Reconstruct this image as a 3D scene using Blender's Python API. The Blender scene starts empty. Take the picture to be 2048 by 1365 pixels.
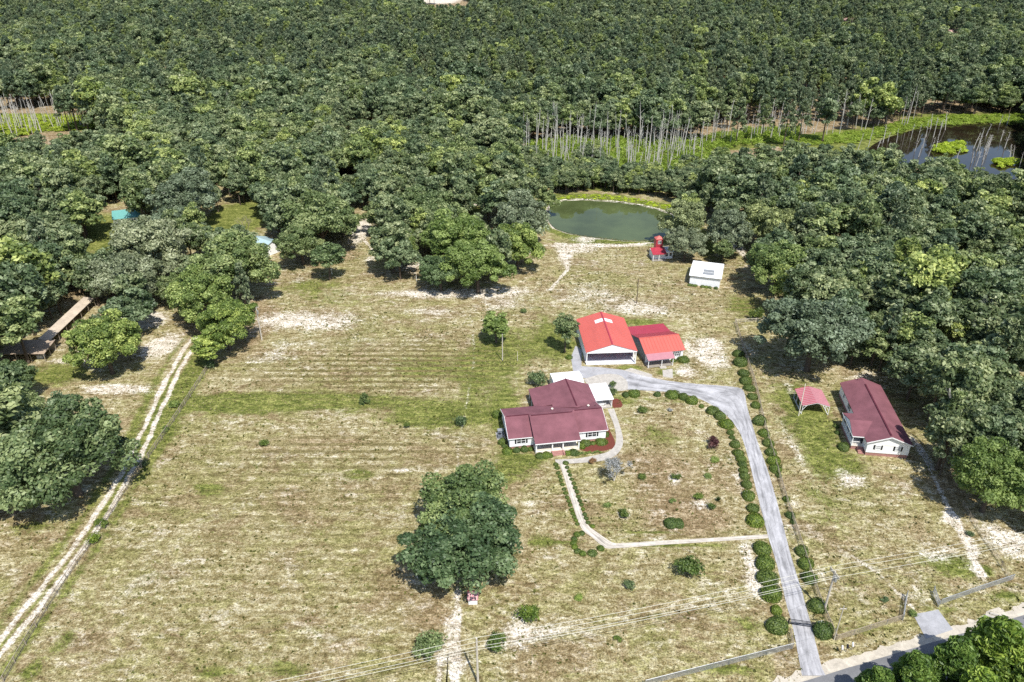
import bpy, bmesh, math, random
import numpy as np
from mathutils import Vector, Matrix
rnd = random.Random(7)
S = bpy.context.scene
C = S.collection

# ---------------------------------------------------------------- camera, sky, sun, exposure
CAM_H, FOCAL_PX, PITCH = 95.0, 1530.0, math.radians(29.1)
cd = bpy.data.cameras.new('camera'); cam = bpy.data.objects.new('camera', cd); C.objects.link(cam)
cam.location = (0, 0, CAM_H); cam.rotation_euler = (math.radians(90) - PITCH, 0, 0)
cd.sensor_width = 36.0; cd.lens = 36.0 * FOCAL_PX / 2048.0; cd.clip_start = 0.5; cd.clip_end = 12000
S.camera = cam
SUN_EL, SUN_AZ = math.radians(58), math.radians(157)      # azimuth from +Y towards +X
w = bpy.data.worlds.new('World'); S.world = w; w.use_nodes = True
nt = w.node_tree; nt.nodes.clear()
sky = nt.nodes.new('ShaderNodeTexSky'); sky.sky_type = 'NISHITA'; sky.sun_disc = False
sky.sun_elevation = SUN_EL; sky.sun_rotation = SUN_AZ; sky.altitude = 100
bg = nt.nodes.new('ShaderNodeBackground'); bg.inputs['Strength'].default_value = 0.13
wo = nt.nodes.new('ShaderNodeOutputWorld')
nt.links.new(sky.outputs[0], bg.inputs[0]); nt.links.new(bg.outputs[0], wo.inputs[0])
sl = bpy.data.lights.new('sun', 'SUN'); sl.energy = 4.6; sl.angle = math.radians(0.5); sl.color = (1, 0.965, 0.90)
sun = bpy.data.objects.new('sun', sl); C.objects.link(sun)
sd = Vector((math.sin(SUN_AZ) * math.cos(SUN_EL), math.cos(SUN_AZ) * math.cos(SUN_EL), math.sin(SUN_EL)))
sun.rotation_euler = sd.to_track_quat('Z', 'Y').to_euler(); sun.location = (40, -80, 160)
S.view_settings.view_transform = 'Standard'; S.view_settings.look = 'None'
S.view_settings.gamma = 1.0; S.view_settings.exposure = 0.42; S.view_settings.use_curve_mapping = False
S.render.engine = 'CYCLES'; S.cycles.max_bounces = 6; S.cycles.diffuse_bounces = 3
S.cycles.transparent_max_bounces = 6; S.cycles.use_denoising = False

# ---------------------------------------------------------------- survey helpers
CP, SP = math.cos(PITCH), math.sin(PITCH)
def G(x, y, z=0.0):
    """photo pixel -> point of the place at height z"""
    u = (x - 1024) / FOCAL_PX; v = (y - 682.5) / FOCAL_PX
    t = (z - CAM_H) / (-SP - v * CP)
    return Vector((u * t, (CP - v * SP) * t, z))
def PX(X, Y, Z):
    d = Y * CP - (Z - CAM_H) * SP
    return 1024 + FOCAL_PX * X / d, 682.5 + FOCAL_PX * (-(Y * SP + (Z - CAM_H) * CP)) / d
def mpp(x, y, z=0.0):                      # metres per photo pixel across the view
    p = G(x, y, z); return (p.y * CP - (z - CAM_H) * SP) / FOCAL_PX
def inpoly(X, Y, P):
    X = np.asarray(X, float); Y = np.asarray(Y, float); r = np.zeros(X.shape, bool); n = len(P)
    for i in range(n):
        x0, y0 = P[i]; x1, y1 = P[i - 1]
        if y0 == y1: continue
        c = ((y0 > Y) != (y1 > Y)) & (X < (x1 - x0) * (Y - y0) / (y1 - y0) + x0)
        r ^= c
    return r
ORD = ['first','second','third','fourth','fifth','sixth','seventh','eighth','ninth','tenth','eleventh','twelfth','thirteenth','fourteenth','fifteenth','sixteenth','seventeenth','eighteenth','nineteenth','twentieth','twenty-first','twenty-second']

# ---------------------------------------------------------------- mesh helpers
class MB:
    def __init__(s): s.v = []; s.f = []
    def add(s, vs, fs):
        o = len(s.v); s.v += [tuple(p) for p in vs]; s.f += [tuple(i + o for i in f) for f in fs]; return s
    def box(s, x0, x1, y0, y1, z0, z1):
        return s.add([(x0,y0,z0),(x1,y0,z0),(x1,y1,z0),(x0,y1,z0),(x0,y0,z1),(x1,y0,z1),(x1,y1,z1),(x0,y1,z1)],
                     [(3,2,1,0),(4,5,6,7),(0,1,5,4),(1,2,6,5),(2,3,7,6),(3,0,4,7)])
    def slab(s, pts, t=0.12):              # sheet with thickness below
        n = len(pts); top = [tuple(p) for p in pts]; bot = [(p[0], p[1], p[2] - t) for p in pts]
        return s.add(top + bot, [tuple(range(n)), tuple(range(2 * n - 1, n - 1, -1))] + [(i, i + n, (i + 1) % n + n, (i + 1) % n) for i in range(n)])
    def bar(s, a, b, wd=0.1, ht=None):     # square bar between two points
        a = Vector(a); b = Vector(b); d = (b - a).normalized(); ht = ht or wd
        u = d.cross(Vector((0, 0, 1)));  u = Vector((1, 0, 0)) if u.length < 1e-4 else u.normalized()
        q = u.cross(d); u = u * wd / 2; q = q * ht / 2
        vs = [a - u - q, a + u - q, a + u + q, a - u + q, b - u - q, b + u - q, b + u + q, b - u + q]
        return s.add(vs, [(3,2,1,0),(4,5,6,7),(0,1,5,4),(1,2,6,5),(2,3,7,6),(3,0,4,7)])
    def tube(s, pts, rad, n=6, cap=True):
        rings = []; o = len(s.v); pts = [Vector(p) for p in pts]
        if not hasattr(rad, '__len__'): rad = [rad] * len(pts)
        for i, p in enumerate(pts):
            d = (pts[min(i + 1, len(pts) - 1)] - pts[max(i - 1, 0)]).normalized()
            u = d.cross(Vector((0.31, 0.95, 0.05))); u = d.cross(Vector((1, 0, 0))) if u.length < 0.1 else u
            u.normalize(); q = d.cross(u)
            s.v += [tuple(p + (u * math.cos(2 * math.pi * k / n) + q * math.sin(2 * math.pi * k / n)) * rad[i]) for k in range(n)]
        for i in range(len(pts) - 1):
            for k in range(n):
                a = o + i * n + k; b = o + i * n + (k + 1) % n
                s.f.append((a, b, b + n, a + n))
        if cap:
            s.f.append(tuple(range(o + n - 1, o - 1, -1))); e = o + (len(pts) - 1) * n; s.f.append(tuple(range(e, e + n)))
        return s
    def mesh(s, name, m, smooth=False):
        me = bpy.data.meshes.new(name); me.from_pydata(s.v, [], s.f); me.update()
        if m: me.materials.append(m)
        if smooth: me.polygons.foreach_set('use_smooth', [True] * len(me.polygons))
        return me
    def build(s, name, m, parent=None, smooth=False):
        return link(name, s.mesh(name, m, smooth), parent)
def link(name, me, parent=None):
    o = bpy.data.objects.new(name, me); C.objects.link(o)
    if parent: o.parent = parent
    return o
def tag(o, label=None, cat=None, group=None, kind=None):
    if label: o['label'] = label
    if cat: o['category'] = cat
    if group: o['group'] = group
    if kind: o['kind'] = kind
    return o
def thing(name, loc, deg, label, cat, group=None):
    o = bpy.data.objects.new(name, None); C.objects.link(o); o.empty_display_size = 0.5
    o.location = loc; o.rotation_euler = (0, 0, math.radians(deg)); return tag(o, label, cat, group)
def copy_tree(o, parent=None):
    c = o.copy(); C.objects.link(c); c.parent = parent
    for ch in list(o.children): copy_tree(ch, c)
    return c

# ---------------------------------------------------------------- materials
class NT:
    def __init__(s, name):
        s.m = bpy.data.materials.new(name); s.m.use_nodes = True; s.t = s.m.node_tree
        s.b = s.t.nodes['Principled BSDF']; s.out = s.t.nodes['Material Output']
    def n(s, ty, **k):
        x = s.t.nodes.new('ShaderNode' + ty)
        for a, v in k.items(): setattr(x, a, v)
        return x
    def l(s, a, b): s.t.links.new(a, b)
    def pos(s, scale=(1, 1, 1), obj=False):
        g = s.n('TexCoord').outputs['Object'] if obj else s.n('NewGeometry').outputs['Position']
        mp = s.n('Mapping'); mp.inputs['Scale'].default_value = scale; s.l(g, mp.inputs['Vector']); return mp.outputs[0]
    def noise(s, vec, scale, detail=4, rough=0.55, dist=0.0):
        x = s.n('TexNoise'); x.inputs['Scale'].default_value = scale; x.inputs['Detail'].default_value = detail
        x.inputs['Roughness'].default_value = rough; x.inputs['Distortion'].default_value = dist
        s.l(vec, x.inputs['Vector']); return x.outputs['Fac']
    def math(s, op, a, b=None, c=None):
        x = s.n('Math', operation=op)
        for i, q in enumerate((a, b, c)):
            if q is None: continue
            if isinstance(q, (int, float)): x.inputs[i].default_value = q
            else: s.l(q, x.inputs[i])
        return x.outputs[0]
    def ramp(s, fac, stops, interp='LINEAR'):
        x = s.n('ValToRGB'); e = x.color_ramp.elements; x.color_ramp.interpolation = interp
        while len(e) < len(stops): e.new(0.5)
        for i, (p, c) in enumerate(stops):
            e[i].position = p; e[i].color = (*c, 1) if hasattr(c, '__len__') else (c, c, c, 1)
        s.l(fac, x.inputs[0]); return x.outputs[0]
    def mix(s, fac, a, b, mode='MIX'):
        x = s.n('Mix', data_type='RGBA', blend_type=mode)
        for i, q in ((0, fac), (6, a), (7, b)):
            if isinstance(q, (int, float)): x.inputs[i].default_value = q
            elif isinstance(q, tuple): x.inputs[i].default_value = (*q, 1)
            else: s.l(q, x.inputs[i])
        return x.outputs[2]
    def bump(s, h, strength=0.5, dist=0.05):
        x = s.n('Bump'); x.inputs['Strength'].default_value = strength; x.inputs['Distance'].default_value = dist
        s.l(h, x.inputs['Height']); s.l(x.outputs[0], s.b.inputs['Normal'])
    def set(s, col=None, rough=0.7, spec=0.3, metal=0.0):
        s.b.inputs['Roughness'].default_value = rough; s.b.inputs['Specular IOR Level'].default_value = spec
        s.b.inputs['Metallic'].default_value = metal
        if col is not None:
            if isinstance(col, tuple): s.b.inputs['Base Color'].default_value = (*col, 1)
            else: s.l(col, s.b.inputs['Base Color'])
        return s.m
def sc3(c, k): return tuple(min(1, x * k) for x in c)
def worn(name, col, rough=0.6, spec=0.3, amt=0.25, scale=1.5, stretch=(1, 1, 1), bumpd=0.0, metal=0.0):
    t = NT(name); v = t.pos(stretch, obj=True)
    a = t.noise(v, scale, 6, 0.65); b = t.noise(v, scale * 9, 3)
    f = t.math('ADD', t.math('MULTIPLY', a, 0.65), t.math('MULTIPLY', b, 0.35))
    c = t.ramp(f, [(0.3, sc3(col, 1 - amt)), (0.5, col), (0.72, sc3(col, 1 + amt * 0.8))])
    if bumpd: t.bump(b, 0.5, bumpd)
    return t.set(c, rough, spec, metal)

def ground_material():
    t = NT('dry_grass_ground'); P = t.pos()
    at = t.n('Attribute', attribute_name='masks'); sp = t.n('SeparateColor'); t.l(at.outputs['Color'], sp.inputs[0])
    gr, sa, br = sp.outputs[0], sp.outputs[1], sp.outputs[2]; mow = at.outputs['Alpha']
    n0 = t.noise(t.pos((0.8, 1.1, 1)), 0.05, 6, 0.65, 0.4); n1 = t.noise(t.pos((0.9, 1.15, 1)), 0.26, 7, 0.68, 0.6)
    n2 = t.noise(t.pos((0.9, 1.1, 1)), 1.6, 6, 0.78); n3 = t.noise(P, 3.6, 3, 0.8); n4 = t.noise(t.pos((0.75, 1.2, 1)), 0.7, 6, 0.74, 0.5)
    def off(x, k): return t.math('MULTIPLY', t.math('SUBTRACT', x, 0.5), k)
    def soft(m, lo, hi, a=1.0, b=1.0):
        x = t.n('MapRange', interpolation_type='SMOOTHSTEP'); x.inputs[1].default_value = lo; x.inputs[2].default_value = hi
        t.l(t.math('ADD', m, t.math('ADD', off(n1, a), off(n2, b))), x.inputs[0]); return x.outputs[0]
    n5 = t.noise(t.pos((0.35, 1.3, 1)), 0.55, 6, 0.72, 1.2)
    mixn = t.math('ADD', t.math('MULTIPLY', n4, 0.30), t.math('ADD', t.math('MULTIPLY', n2, 0.36), t.math('ADD', t.math('MULTIPLY', n1, 0.14), t.math('MULTIPLY', n5, 0.2))))
    straw = t.ramp(mixn, [(0.41, (0.10, 0.078, 0.030)), (0.465, (0.232, 0.185, 0.082)), (0.515, (0.385, 0.335, 0.19)), (0.575, (0.63, 0.58, 0.415))])
    olive = t.ramp(mixn, [(0.41, (0.068, 0.060, 0.016)), (0.47, (0.162, 0.150, 0.052)), (0.525, (0.30, 0.275, 0.115)), (0.585, (0.53, 0.475, 0.26))])
    green = t.ramp(mixn, [(0.42, (0.045, 0.062, 0.012)), (0.5, (0.135, 0.155, 0.035)), (0.57, (0.32, 0.32, 0.10))])
    sand = t.ramp(mixn, [(0.41, (0.24, 0.19, 0.12)), (0.48, (0.54, 0.475, 0.38)), (0.56, (0.78, 0.735, 0.66))])
    brown = t.ramp(mixn, [(0.41, (0.075, 0.050, 0.024)), (0.49, (0.22, 0.158, 0.082)), (0.57, (0.46, 0.37, 0.235))])
    c = t.mix(soft(n0, 0.40, 0.66, 1.5, 0.3), straw, olive)
    thatch = t.noise(t.pos((0.8, 1.2, 1)), 0.09, 6, 0.7, 0.8)
    c = t.mix(t.ramp(thatch, [(0.50, 0.0), (0.59, 0.75)]), c, brown)
    c = t.mix(soft(gr, 0.24, 0.64, 1.3, 1.0), c, green)
    c = t.mix(soft(br, 0.28, 0.74, 1.2, 0.8), c, brown)
    c = t.mix(soft(sa, 0.30, 0.72, 1.25, 1.3), c, sand)
    pale = t.math('MULTIPLY', t.ramp(t.math('ADD', t.math('MULTIPLY', n4, 0.45), t.math('MULTIPLY', t.noise(t.pos((0.8, 1.2, 1)), 0.12, 6, 0.72, 0.6), 0.55)), [(0.535, 0.0), (0.64, 0.6)]), t.ramp(gr, [(0.25, 1.0), (0.6, 0.0)]))
    c = t.mix(pale, c, sand)
    wv = t.n('TexWave', wave_type='BANDS', bands_direction='Y'); wv.inputs['Scale'].default_value = 0.13
    wv.inputs['Distortion'].default_value = 2.4; wv.inputs['Detail'].default_value = 4; wv.inputs['Detail Scale'].default_value = 0.7
    t.l(t.pos((0.10, 1, 1)), wv.inputs['Vector'])
    mf = t.math('MULTIPLY', t.math('MULTIPLY', mow, t.ramp(wv.outputs['Fac'], [(0.45, 0.0), (0.75, 1.0)])), t.ramp(n1, [(0.38, 0.25), (0.5, 1.0)]))
    c = t.mix(mf, c, t.ramp(mixn, [(0.42, (0.055, 0.048, 0.016)), (0.57, (0.25, 0.205, 0.085))]))
    c = t.mix(1.0, c, t.ramp(n3, [(0.36, 0.45), (0.5, 1.0), (0.64, 1.4)]), 'MULTIPLY')
    h = t.math('ADD', t.math('MULTIPLY', n2, 0.7), t.math('MULTIPLY', n3, 0.5)); t.bump(h, 0.9, 0.3)
    return t.set(c, 0.95, 0.1)

def leaf_material(name, cols, trans=0.22, rough=0.5, spec=0.35):
    t = NT(name); oi = t.n('ObjectInfo'); at = t.n('Attribute', attribute_name='lv')
    c = t.ramp(at.outputs['Fac'], [(0.08, cols[0]), (0.5, cols[1]), (0.92, cols[2])])
    c = t.mix(1.0, c, t.ramp(oi.outputs['Random'], [(0.0, (0.66, 0.76, 0.80)), (0.3, (0.92, 0.95, 0.98)), (0.6, (1.08, 1.05, 1.05)), (0.85, (1.12, 1.14, 0.88)), (1.0, (1.5, 1.45, 0.85))]), 'MULTIPLY')
    t.set(c, rough, spec)
    tr = t.n('BsdfTranslucent'); t.l(t.mix(1.0, c, (1.15, 1.3, 0.7), 'MULTIPLY'), tr.inputs[0])
    mx = t.n('MixShader'); mx.inputs[0].default_value = trans
    t.l(t.b.outputs[0], mx.inputs[1]); t.l(tr.outputs[0], mx.inputs[2]); t.l(mx.outputs[0], t.out.inputs[0])
    return t.m

def shingles(name, col):
    t = NT(name); v = t.pos((1, 1, 1), obj=True)
    a = t.noise(t.pos((0.4, 0.4, 0.4), obj=True), 1.0, 5, 0.6); b = t.noise(t.pos((3, 8, 8), obj=True), 1.3, 4, 0.7); k = t.noise(v, 22, 2)
    f = t.math('ADD', t.math('MULTIPLY', a, 0.5), t.math('ADD', t.math('MULTIPLY', b, 0.3), t.math('MULTIPLY', k, 0.2)))
    c = t.ramp(f, [(0.3, sc3(col, 0.62)), (0.5, col), (0.7, sc3(col, 1.4))]); t.bump(b, 0.5, 0.03)
    return t.set(c, 0.85, 0.2)
def concrete(name, col, stain=0.5, scale=0.35, joints=0):
    t = NT(name); P = t.pos(); a = t.noise(P, scale, 7, 0.62, 0.6); b = t.noise(P, 3.5, 5, 0.7); k = t.noise(P, 14, 2)
    f = t.math('ADD', t.math('MULTIPLY', a, 0.6), t.math('ADD', t.math('MULTIPLY', b, 0.3), t.math('MULTIPLY', k, 0.1)))
    c = t.ramp(f, [(0.32, sc3(col, 1 - stain)), (0.45, sc3(col, 0.85)), (0.55, col), (0.68, sc3(col, 1.3))]); t.bump(b, 0.3, 0.03)
    if joints:
        at = t.n('Attribute', attribute_name='run'); sp = t.n('SeparateXYZ'); t.l(at.outputs['Vector'], sp.inputs[0])
        mp = t.n('Mapping'); mp.inputs['Scale'].default_value = (3.2, 0.10, 1); t.l(at.outputs['Vector'], mp.inputs['Vector']); st = t.noise(mp.outputs[0], 1.6, 6, 0.65, 0.5)
        c = t.mix(1.0, c, t.ramp(st, [(0.36, 0.62), (0.5, 1.0), (0.64, 1.25)]), 'MULTIPLY')
        fr = t.math('FRACT', t.math('DIVIDE', sp.outputs[1], joints)); c = t.mix(t.ramp(fr, [(0.0, 0.6), (0.018, 0.0)]), c, sc3(col, 0.3))
    return t.set(c, 0.9, 0.2)
def water(name, col, rough=0.04, wave=0.02):
    t = NT(name); n = t.noise(t.pos((1, 0.5, 1)), 0.8, 3); t.bump(n, 0.08, wave)
    c = t.ramp(t.noise(t.pos(), 0.06, 4), [(0.35, sc3(col, 0.75)), (0.65, sc3(col, 1.25))])
    t.b.inputs['IOR'].default_value = 1.333
    return t.set(c, rough, 0.5)
M = dict(
    ground=ground_material(),
    oak=leaf_material('oak_leaves', [(0.050, 0.080, 0.026), (0.128, 0.178, 0.062), (0.33, 0.38, 0.17)]),
    dark=leaf_material('dark_oak_leaves', [(0.040, 0.068, 0.024), (0.098, 0.145, 0.054), (0.28, 0.335, 0.15)]),
    greyleaf=leaf_material('grey_green_leaves', [(0.078, 0.098, 0.050), (0.178, 0.208, 0.112), (0.40, 0.43, 0.27)]),
    lime=leaf_material('light_green_leaves', [(0.080, 0.128, 0.026), (0.178, 0.240, 0.060), (0.36, 0.43, 0.14)], 0.3),
    hard=leaf_material('hardwood_leaves', [(0.050, 0.080, 0.032), (0.135, 0.178, 0.078), (0.36, 0.40, 0.21)]),
    pine=leaf_material('pine_needles', [(0.052, 0.084, 0.044), (0.138, 0.180, 0.096), (0.34, 0.38, 0.22)], 0.2),
    nearpine=leaf_material('near_pine_needles', [(0.05, 0.095, 0.016), (0.15, 0.23, 0.04), (0.34, 0.42, 0.09)], 0.25),
    marsh=leaf_material('marsh_leaves', [(0.13, 0.19, 0.02), (0.30, 0.38, 0.04), (0.50, 0.56, 0.10)], 0.3),
    box=leaf_material('boxwood_leaves', [(0.038, 0.066, 0.012), (0.080, 0.125, 0.022), (0.17, 0.215, 0.05)], 0.15),
    purple=leaf_material('purple_leaves', [(0.04, 0.012, 0.018), (0.08, 0.03, 0.035), (0.15, 0.07, 0.07)]),
    silver=leaf_material('silver_leaves', [(0.14, 0.15, 0.14), (0.30, 0.31, 0.30), (0.5, 0.5, 0.5)], 0.15),
    red_flower=leaf_material('red_blossom', [(0.35, 0.03, 0.03), (0.5, 0.06, 0.05), (0.65, 0.12, 0.08)]),
    rust=leaf_material('rust_leaves', [(0.16, 0.08, 0.03), (0.25, 0.14, 0.06), (0.35, 0.22, 0.11)]),
    bark=worn('bark', (0.11, 0.085, 0.065), 0.9, 0.1, 0.4, 3, (1, 1, 0.2), 0.03),
    snag=worn('bleached_dead_wood', (0.50, 0.475, 0.43), 0.9, 0.1, 0.35, 2, (1, 1, 0.2)),
    maroon=shingles('maroon_shingles', (0.185, 0.076, 0.090)),
    maroon_d=shingles('dark_maroon_cap', (0.09, 0.022, 0.034)),
    red=worn('red_metal_roofing', (0.52, 0.115, 0.090), 0.4, 0.5, 0.14, 0.5, (1, 0.3, 1)),
    red_d=worn('crimson_and_shaded_red_roofing', (0.36, 0.035, 0.055), 0.4, 0.5, 0.15, 0.6),
    pinkred=worn('carport_red_rib', (0.42, 0.09, 0.11), 0.5, 0.4, 0.2, 0.8), pinkroof=worn('faded_pink_metal_roofing', (0.44, 0.20, 0.225), 0.45, 0.4, 0.15, 0.8),
    whitemetal=worn('white_metal_sheet', (0.84, 0.85, 0.86), 0.5, 0.4, 0.08, 0.8),
    siding=worn('white_siding', (0.85, 0.85, 0.84), 0.6, 0.3, 0.08, 1.2, (0.3, 0.3, 9), 0.01),
    cream=worn('cream_trim', (0.72, 0.66, 0.55), 0.7, 0.2, 0.12),
    white=worn('white_paint', (0.80, 0.80, 0.79), 0.5, 0.4, 0.06),
    black=worn('black_paint', (0.02, 0.02, 0.023), 0.5, 0.3, 0.3),
    glass=NT('window_glass').set((0.025, 0.03, 0.035), 0.06, 0.6),
    curtain=worn('pale_blind', (0.45, 0.46, 0.47), 0.5, 0.4, 0.12, 4),
    screen=NT('porch_screen').set((0.035, 0.038, 0.045), 0.7, 0.2),
    slabwhite=concrete('pale_slab_concrete', (0.62, 0.64, 0.68), 0.2, 0.8),
    navy=worn('blue_grey_inner_wall', (0.10, 0.13, 0.21), 0.8, 0.2, 0.3),
    brick=worn('pink_brick', (0.36, 0.19, 0.165), 0.9, 0.1, 0.3, 8, (1, 1, 3), 0.02),
    mulch=worn('red_mulch', (0.15, 0.048, 0.035), 0.95, 0.05, 0.5, 6, bumpd=0.05),
    drive=concrete('driveway_concrete', (0.385, 0.38, 0.39), 0.42, 0.35, 6.2),
    apron=concrete('apron_asphalt', (0.36, 0.36, 0.375), 0.4, 0.5),
    drive2=concrete('weathered_pad_concrete', (0.44, 0.41, 0.365), 0.42, 1.1),
    asphalt=concrete('road_asphalt', (0.19, 0.19, 0.195), 0.3, 0.25),
    shoulder=concrete('sandy_shoulder', (0.50, 0.45, 0.37), 0.45, 0.8),
    walk=concrete('walkway_concrete', (0.54, 0.49, 0.42), 0.3, 0.7, 1.8),
    pond=water('pond_water', (0.072, 0.092, 0.034)), swamp=water('swamp_water', (0.020, 0.014, 0.008)),
    wood=worn('weathered_wood', (0.32, 0.27, 0.21), 0.9, 0.1, 0.35, 2, (1, 1, 0.3)),
    pole=worn('grey_pole_wood', (0.50, 0.46, 0.40), 0.9, 0.1, 0.3, 2, (1, 1, 0.1)),
    galv=worn('galvanised_steel', (0.42, 0.43, 0.43), 0.45, 0.5, 0.15, 3, metal=0.5),
    wire=worn('aluminium_wire', (0.52, 0.51, 0.44), 0.5, 0.4, 0.1),
    rustroof=worn('rusty_tin_roof', (0.36, 0.28, 0.21), 0.8, 0.2, 0.45, 0.5),
    tanroof=worn('tan_tin_roof', (0.50, 0.42, 0.33), 0.7, 0.2, 0.4, 0.6), teal=worn('teal_metal_roof', (0.13, 0.34, 0.31), 0.45, 0.4, 0.15), tealpale=worn('pale_blue_metal_roof', (0.36, 0.48, 0.5), 0.45, 0.4, 0.15),
    grey_box_shade=worn('grey_unit_and_shaded_wall', (0.16, 0.18, 0.21), 0.5, 0.4, 0.25, 3), farroof=worn('far_pink_roof', (0.5, 0.33, 0.3), 0.8, 0.2, 0.2),
    weed=leaf_material('weed_leaves', [(0.05, 0.055, 0.015), (0.10, 0.115, 0.03), (0.19, 0.195, 0.06)], 0.2),
    straw=leaf_material('straw_blades', [(0.16, 0.13, 0.05), (0.30, 0.25, 0.12), (0.46, 0.40, 0.23)], 0.3),
)

# ---------------------------------------------------------------- ground and its colours (bare sand, green grass, brown thatch, mowing)
def blob_w(l, rpx=True):
    out = []
    for (x, y, rx, ry, a) in l:
        p = G(x, y); k = mpp(x, y)
        q = abs(G(x, y - ry).y - G(x, y + ry).y) / 2
        out.append((p.x, p.y, rx * k, q, a))
    return out
GREEN = blob_w([(480,808,120,20,1.15),(640,802,220,19,1.05),(880,833,110,24,1.2),(1100,660,50,60,.5),(1010,860,30,60,.5),(950,760,40,50,.6),(1000,700,70,50,.85),(850,735,110,30,.65),(420,980,42,14,.9),
 (720,950,42,14,.9),(1020,940,60,30,.7),(1120,690,40,30,.7),(1600,800,70,70,.65),(1680,935,60,25,.75),(1630,880,60,60,.6),(1900,1130,60,28,.85),(1960,1140,30,14,.9),
 (1300,650,60,12,.6),(110,750,75,24,.95),(60,1055,60,15,.7),(380,760,30,70,.9),(215,465,70,40,1.6),(480,435,70,34,1.5),(1220,484,110,7,1.2),(1400,478,26,36,1.2),(1495,612,60,26,.8),
 (620,572,90,22,.6),(570,1340,70,22,.7),(430,1345,60,16,.7),(300,860,40,40,.5),(330,880,30,60,.6),(1010,800,30,50,.6),(1060,920,40,14,.8),(1340,1240,100,40,.35),(1500,1250,50,20,.6),
 (1240,640,60,10,.6),(1260,735,40,5,.9),(1330,745,26,8,.8),(950,420,40,10,.8),(1160,395,120,10,1.0),(1340,415,60,10,1.0),(1650,1010,40,60,.5),(1700,1180,60,40,.4),
 (130,1280,26,30,.7),(60,1345,20,30,.8),(220,1020,14,30,.7),(690,600,120,15,.35),(1120,1085,60,6,.7),(1350,1065,160,4,.9),(1350,1092,160,4,.8),(1150,1000,10,70,.6),(1080,1080,30,30,.5),
 (1240,800,40,20,.6),(1320,870,50,30,.55),(1350,800,80,12,.5),(900,1160,80,40,.3),(1900,1220,60,14,.5),(2010,1190,40,14,.7),(1720,1260,80,10,.6),(1450,1340,80,14,.7)])
SAND = blob_w([(640,642,120,24,.62),(740,690,120,30,.32),(560,700,60,30,.4),(900,588,150,11,.95),(1010,610,60,14,.55),(860,622,90,10,.55),(1160,500,60,12,.6),(1190,590,90,36,.5),(1300,620,70,18,.55),(1420,722,50,26,.62),(1390,690,50,24,.5),
 (1110,1250,110,46,.36),(1030,1272,60,34,.55),(1500,1120,32,80,.55),(1480,960,20,90,.45),(1530,1170,36,26,.7),(1700,960,44,26,.65),(1870,1100,60,40,.5),(2020,1080,60,46,.8),(1920,1060,14,60,.6),(1960,1150,14,30,.6),
 (230,778,90,12,.9),(330,690,36,26,.9),(150,722,70,7,.8),(180,705,40,5,.7),(720,462,22,34,1.0),(820,530,40,22,.6),(740,520,20,16,.5),(600,560,30,8,.5),(1170,480,40,6,.7),(1200,491,110,3,1.0),(1130,515,16,22,.7),(240,645,60,20,.7),(300,640,40,20,.8),
 (840,1160,40,30,.5),(900,1280,26,70,.55),(650,950,120,8,.4),(820,940,60,6,.6),(700,1300,160,10,.35),(340,1190,70,16,.35),(300,1130,50,14,.3),(1800,1330,140,10,.8),(1650,1160,20,70,.4),(1590,900,14,90,.5),(1575,770,14,30,.5),(1730,750,40,14,.6),(1840,900,10,50,.7),
 (1185,952,6,4,.9),(1352,958,16,12,.9),(1400,1010,26,14,.7),(1250,1030,22,14,.7),(1345,1060,34,14,.5),(1310,950,24,6,.5),(1480,500,10,20,.8),(1470,490,26,14,.5),(1500,700,20,40,.4),(1370,745,22,14,.7),(1430,690,20,14,.6),(1010,580,60,10,.5),(60,1120,40,20,.3),
 (550,640,60,20,.4),(520,720,60,10,.35),(960,405,26,8,.9),(1830,1190,30,20,.4),(2030,1270,40,10,.9),(930,1330,30,30,.5),(300,700,20,20,.6),(880,2,46,5,1.3),(1900,1040,30,10,.5)])
BROWN = blob_w([(515,652,30,40,1.4),(660,885,170,26,.55),(600,1000,160,60,.5),(1320,940,110,70,.75),(1380,1040,110,44,.9),(870,1235,60,40,.7),(420,1120,120,50,.25),(1290,545,70,24,.45),(1390,580,60,20,.35),(640,700,120,40,.25),
 (1460,870,20,80,.5),(1660,1200,60,50,.45),(1200,900,60,30,.25),(1150,960,40,40,.25),(1340,1180,160,60,.22),(760,1240,120,50,.25),(60,1180,60,40,.45),(40,1110,60,20,.4),(1560,1180,20,60,.4),(700,500,20,20,.5),(1620,700,120,60,.5),(1750,760,80,20,.4),
 (440,640,90,50,.9),(250,560,200,60,.9),(640,520,80,20,.6),(820,540,60,24,.6),(950,560,90,14,.5),(1380,520,60,14,.6),(1560,610,90,30,.5),(1900,980,90,70,.7),(40,900,160,110,.6),(935,1130,110,60,.4),(100,690,80,40,.5)])
MOW = blob_w([(830,728,165,56,1.4),(620,745,180,45,.9),(700,900,280,45,.9),(600,1000,400,80,.5),(560,1140,420,110,.42),(600,1300,420,80,.38),(1500,615,60,30,.9),(1740,1000,60,60,.3),(1200,1150,200,60,.3)])
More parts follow.
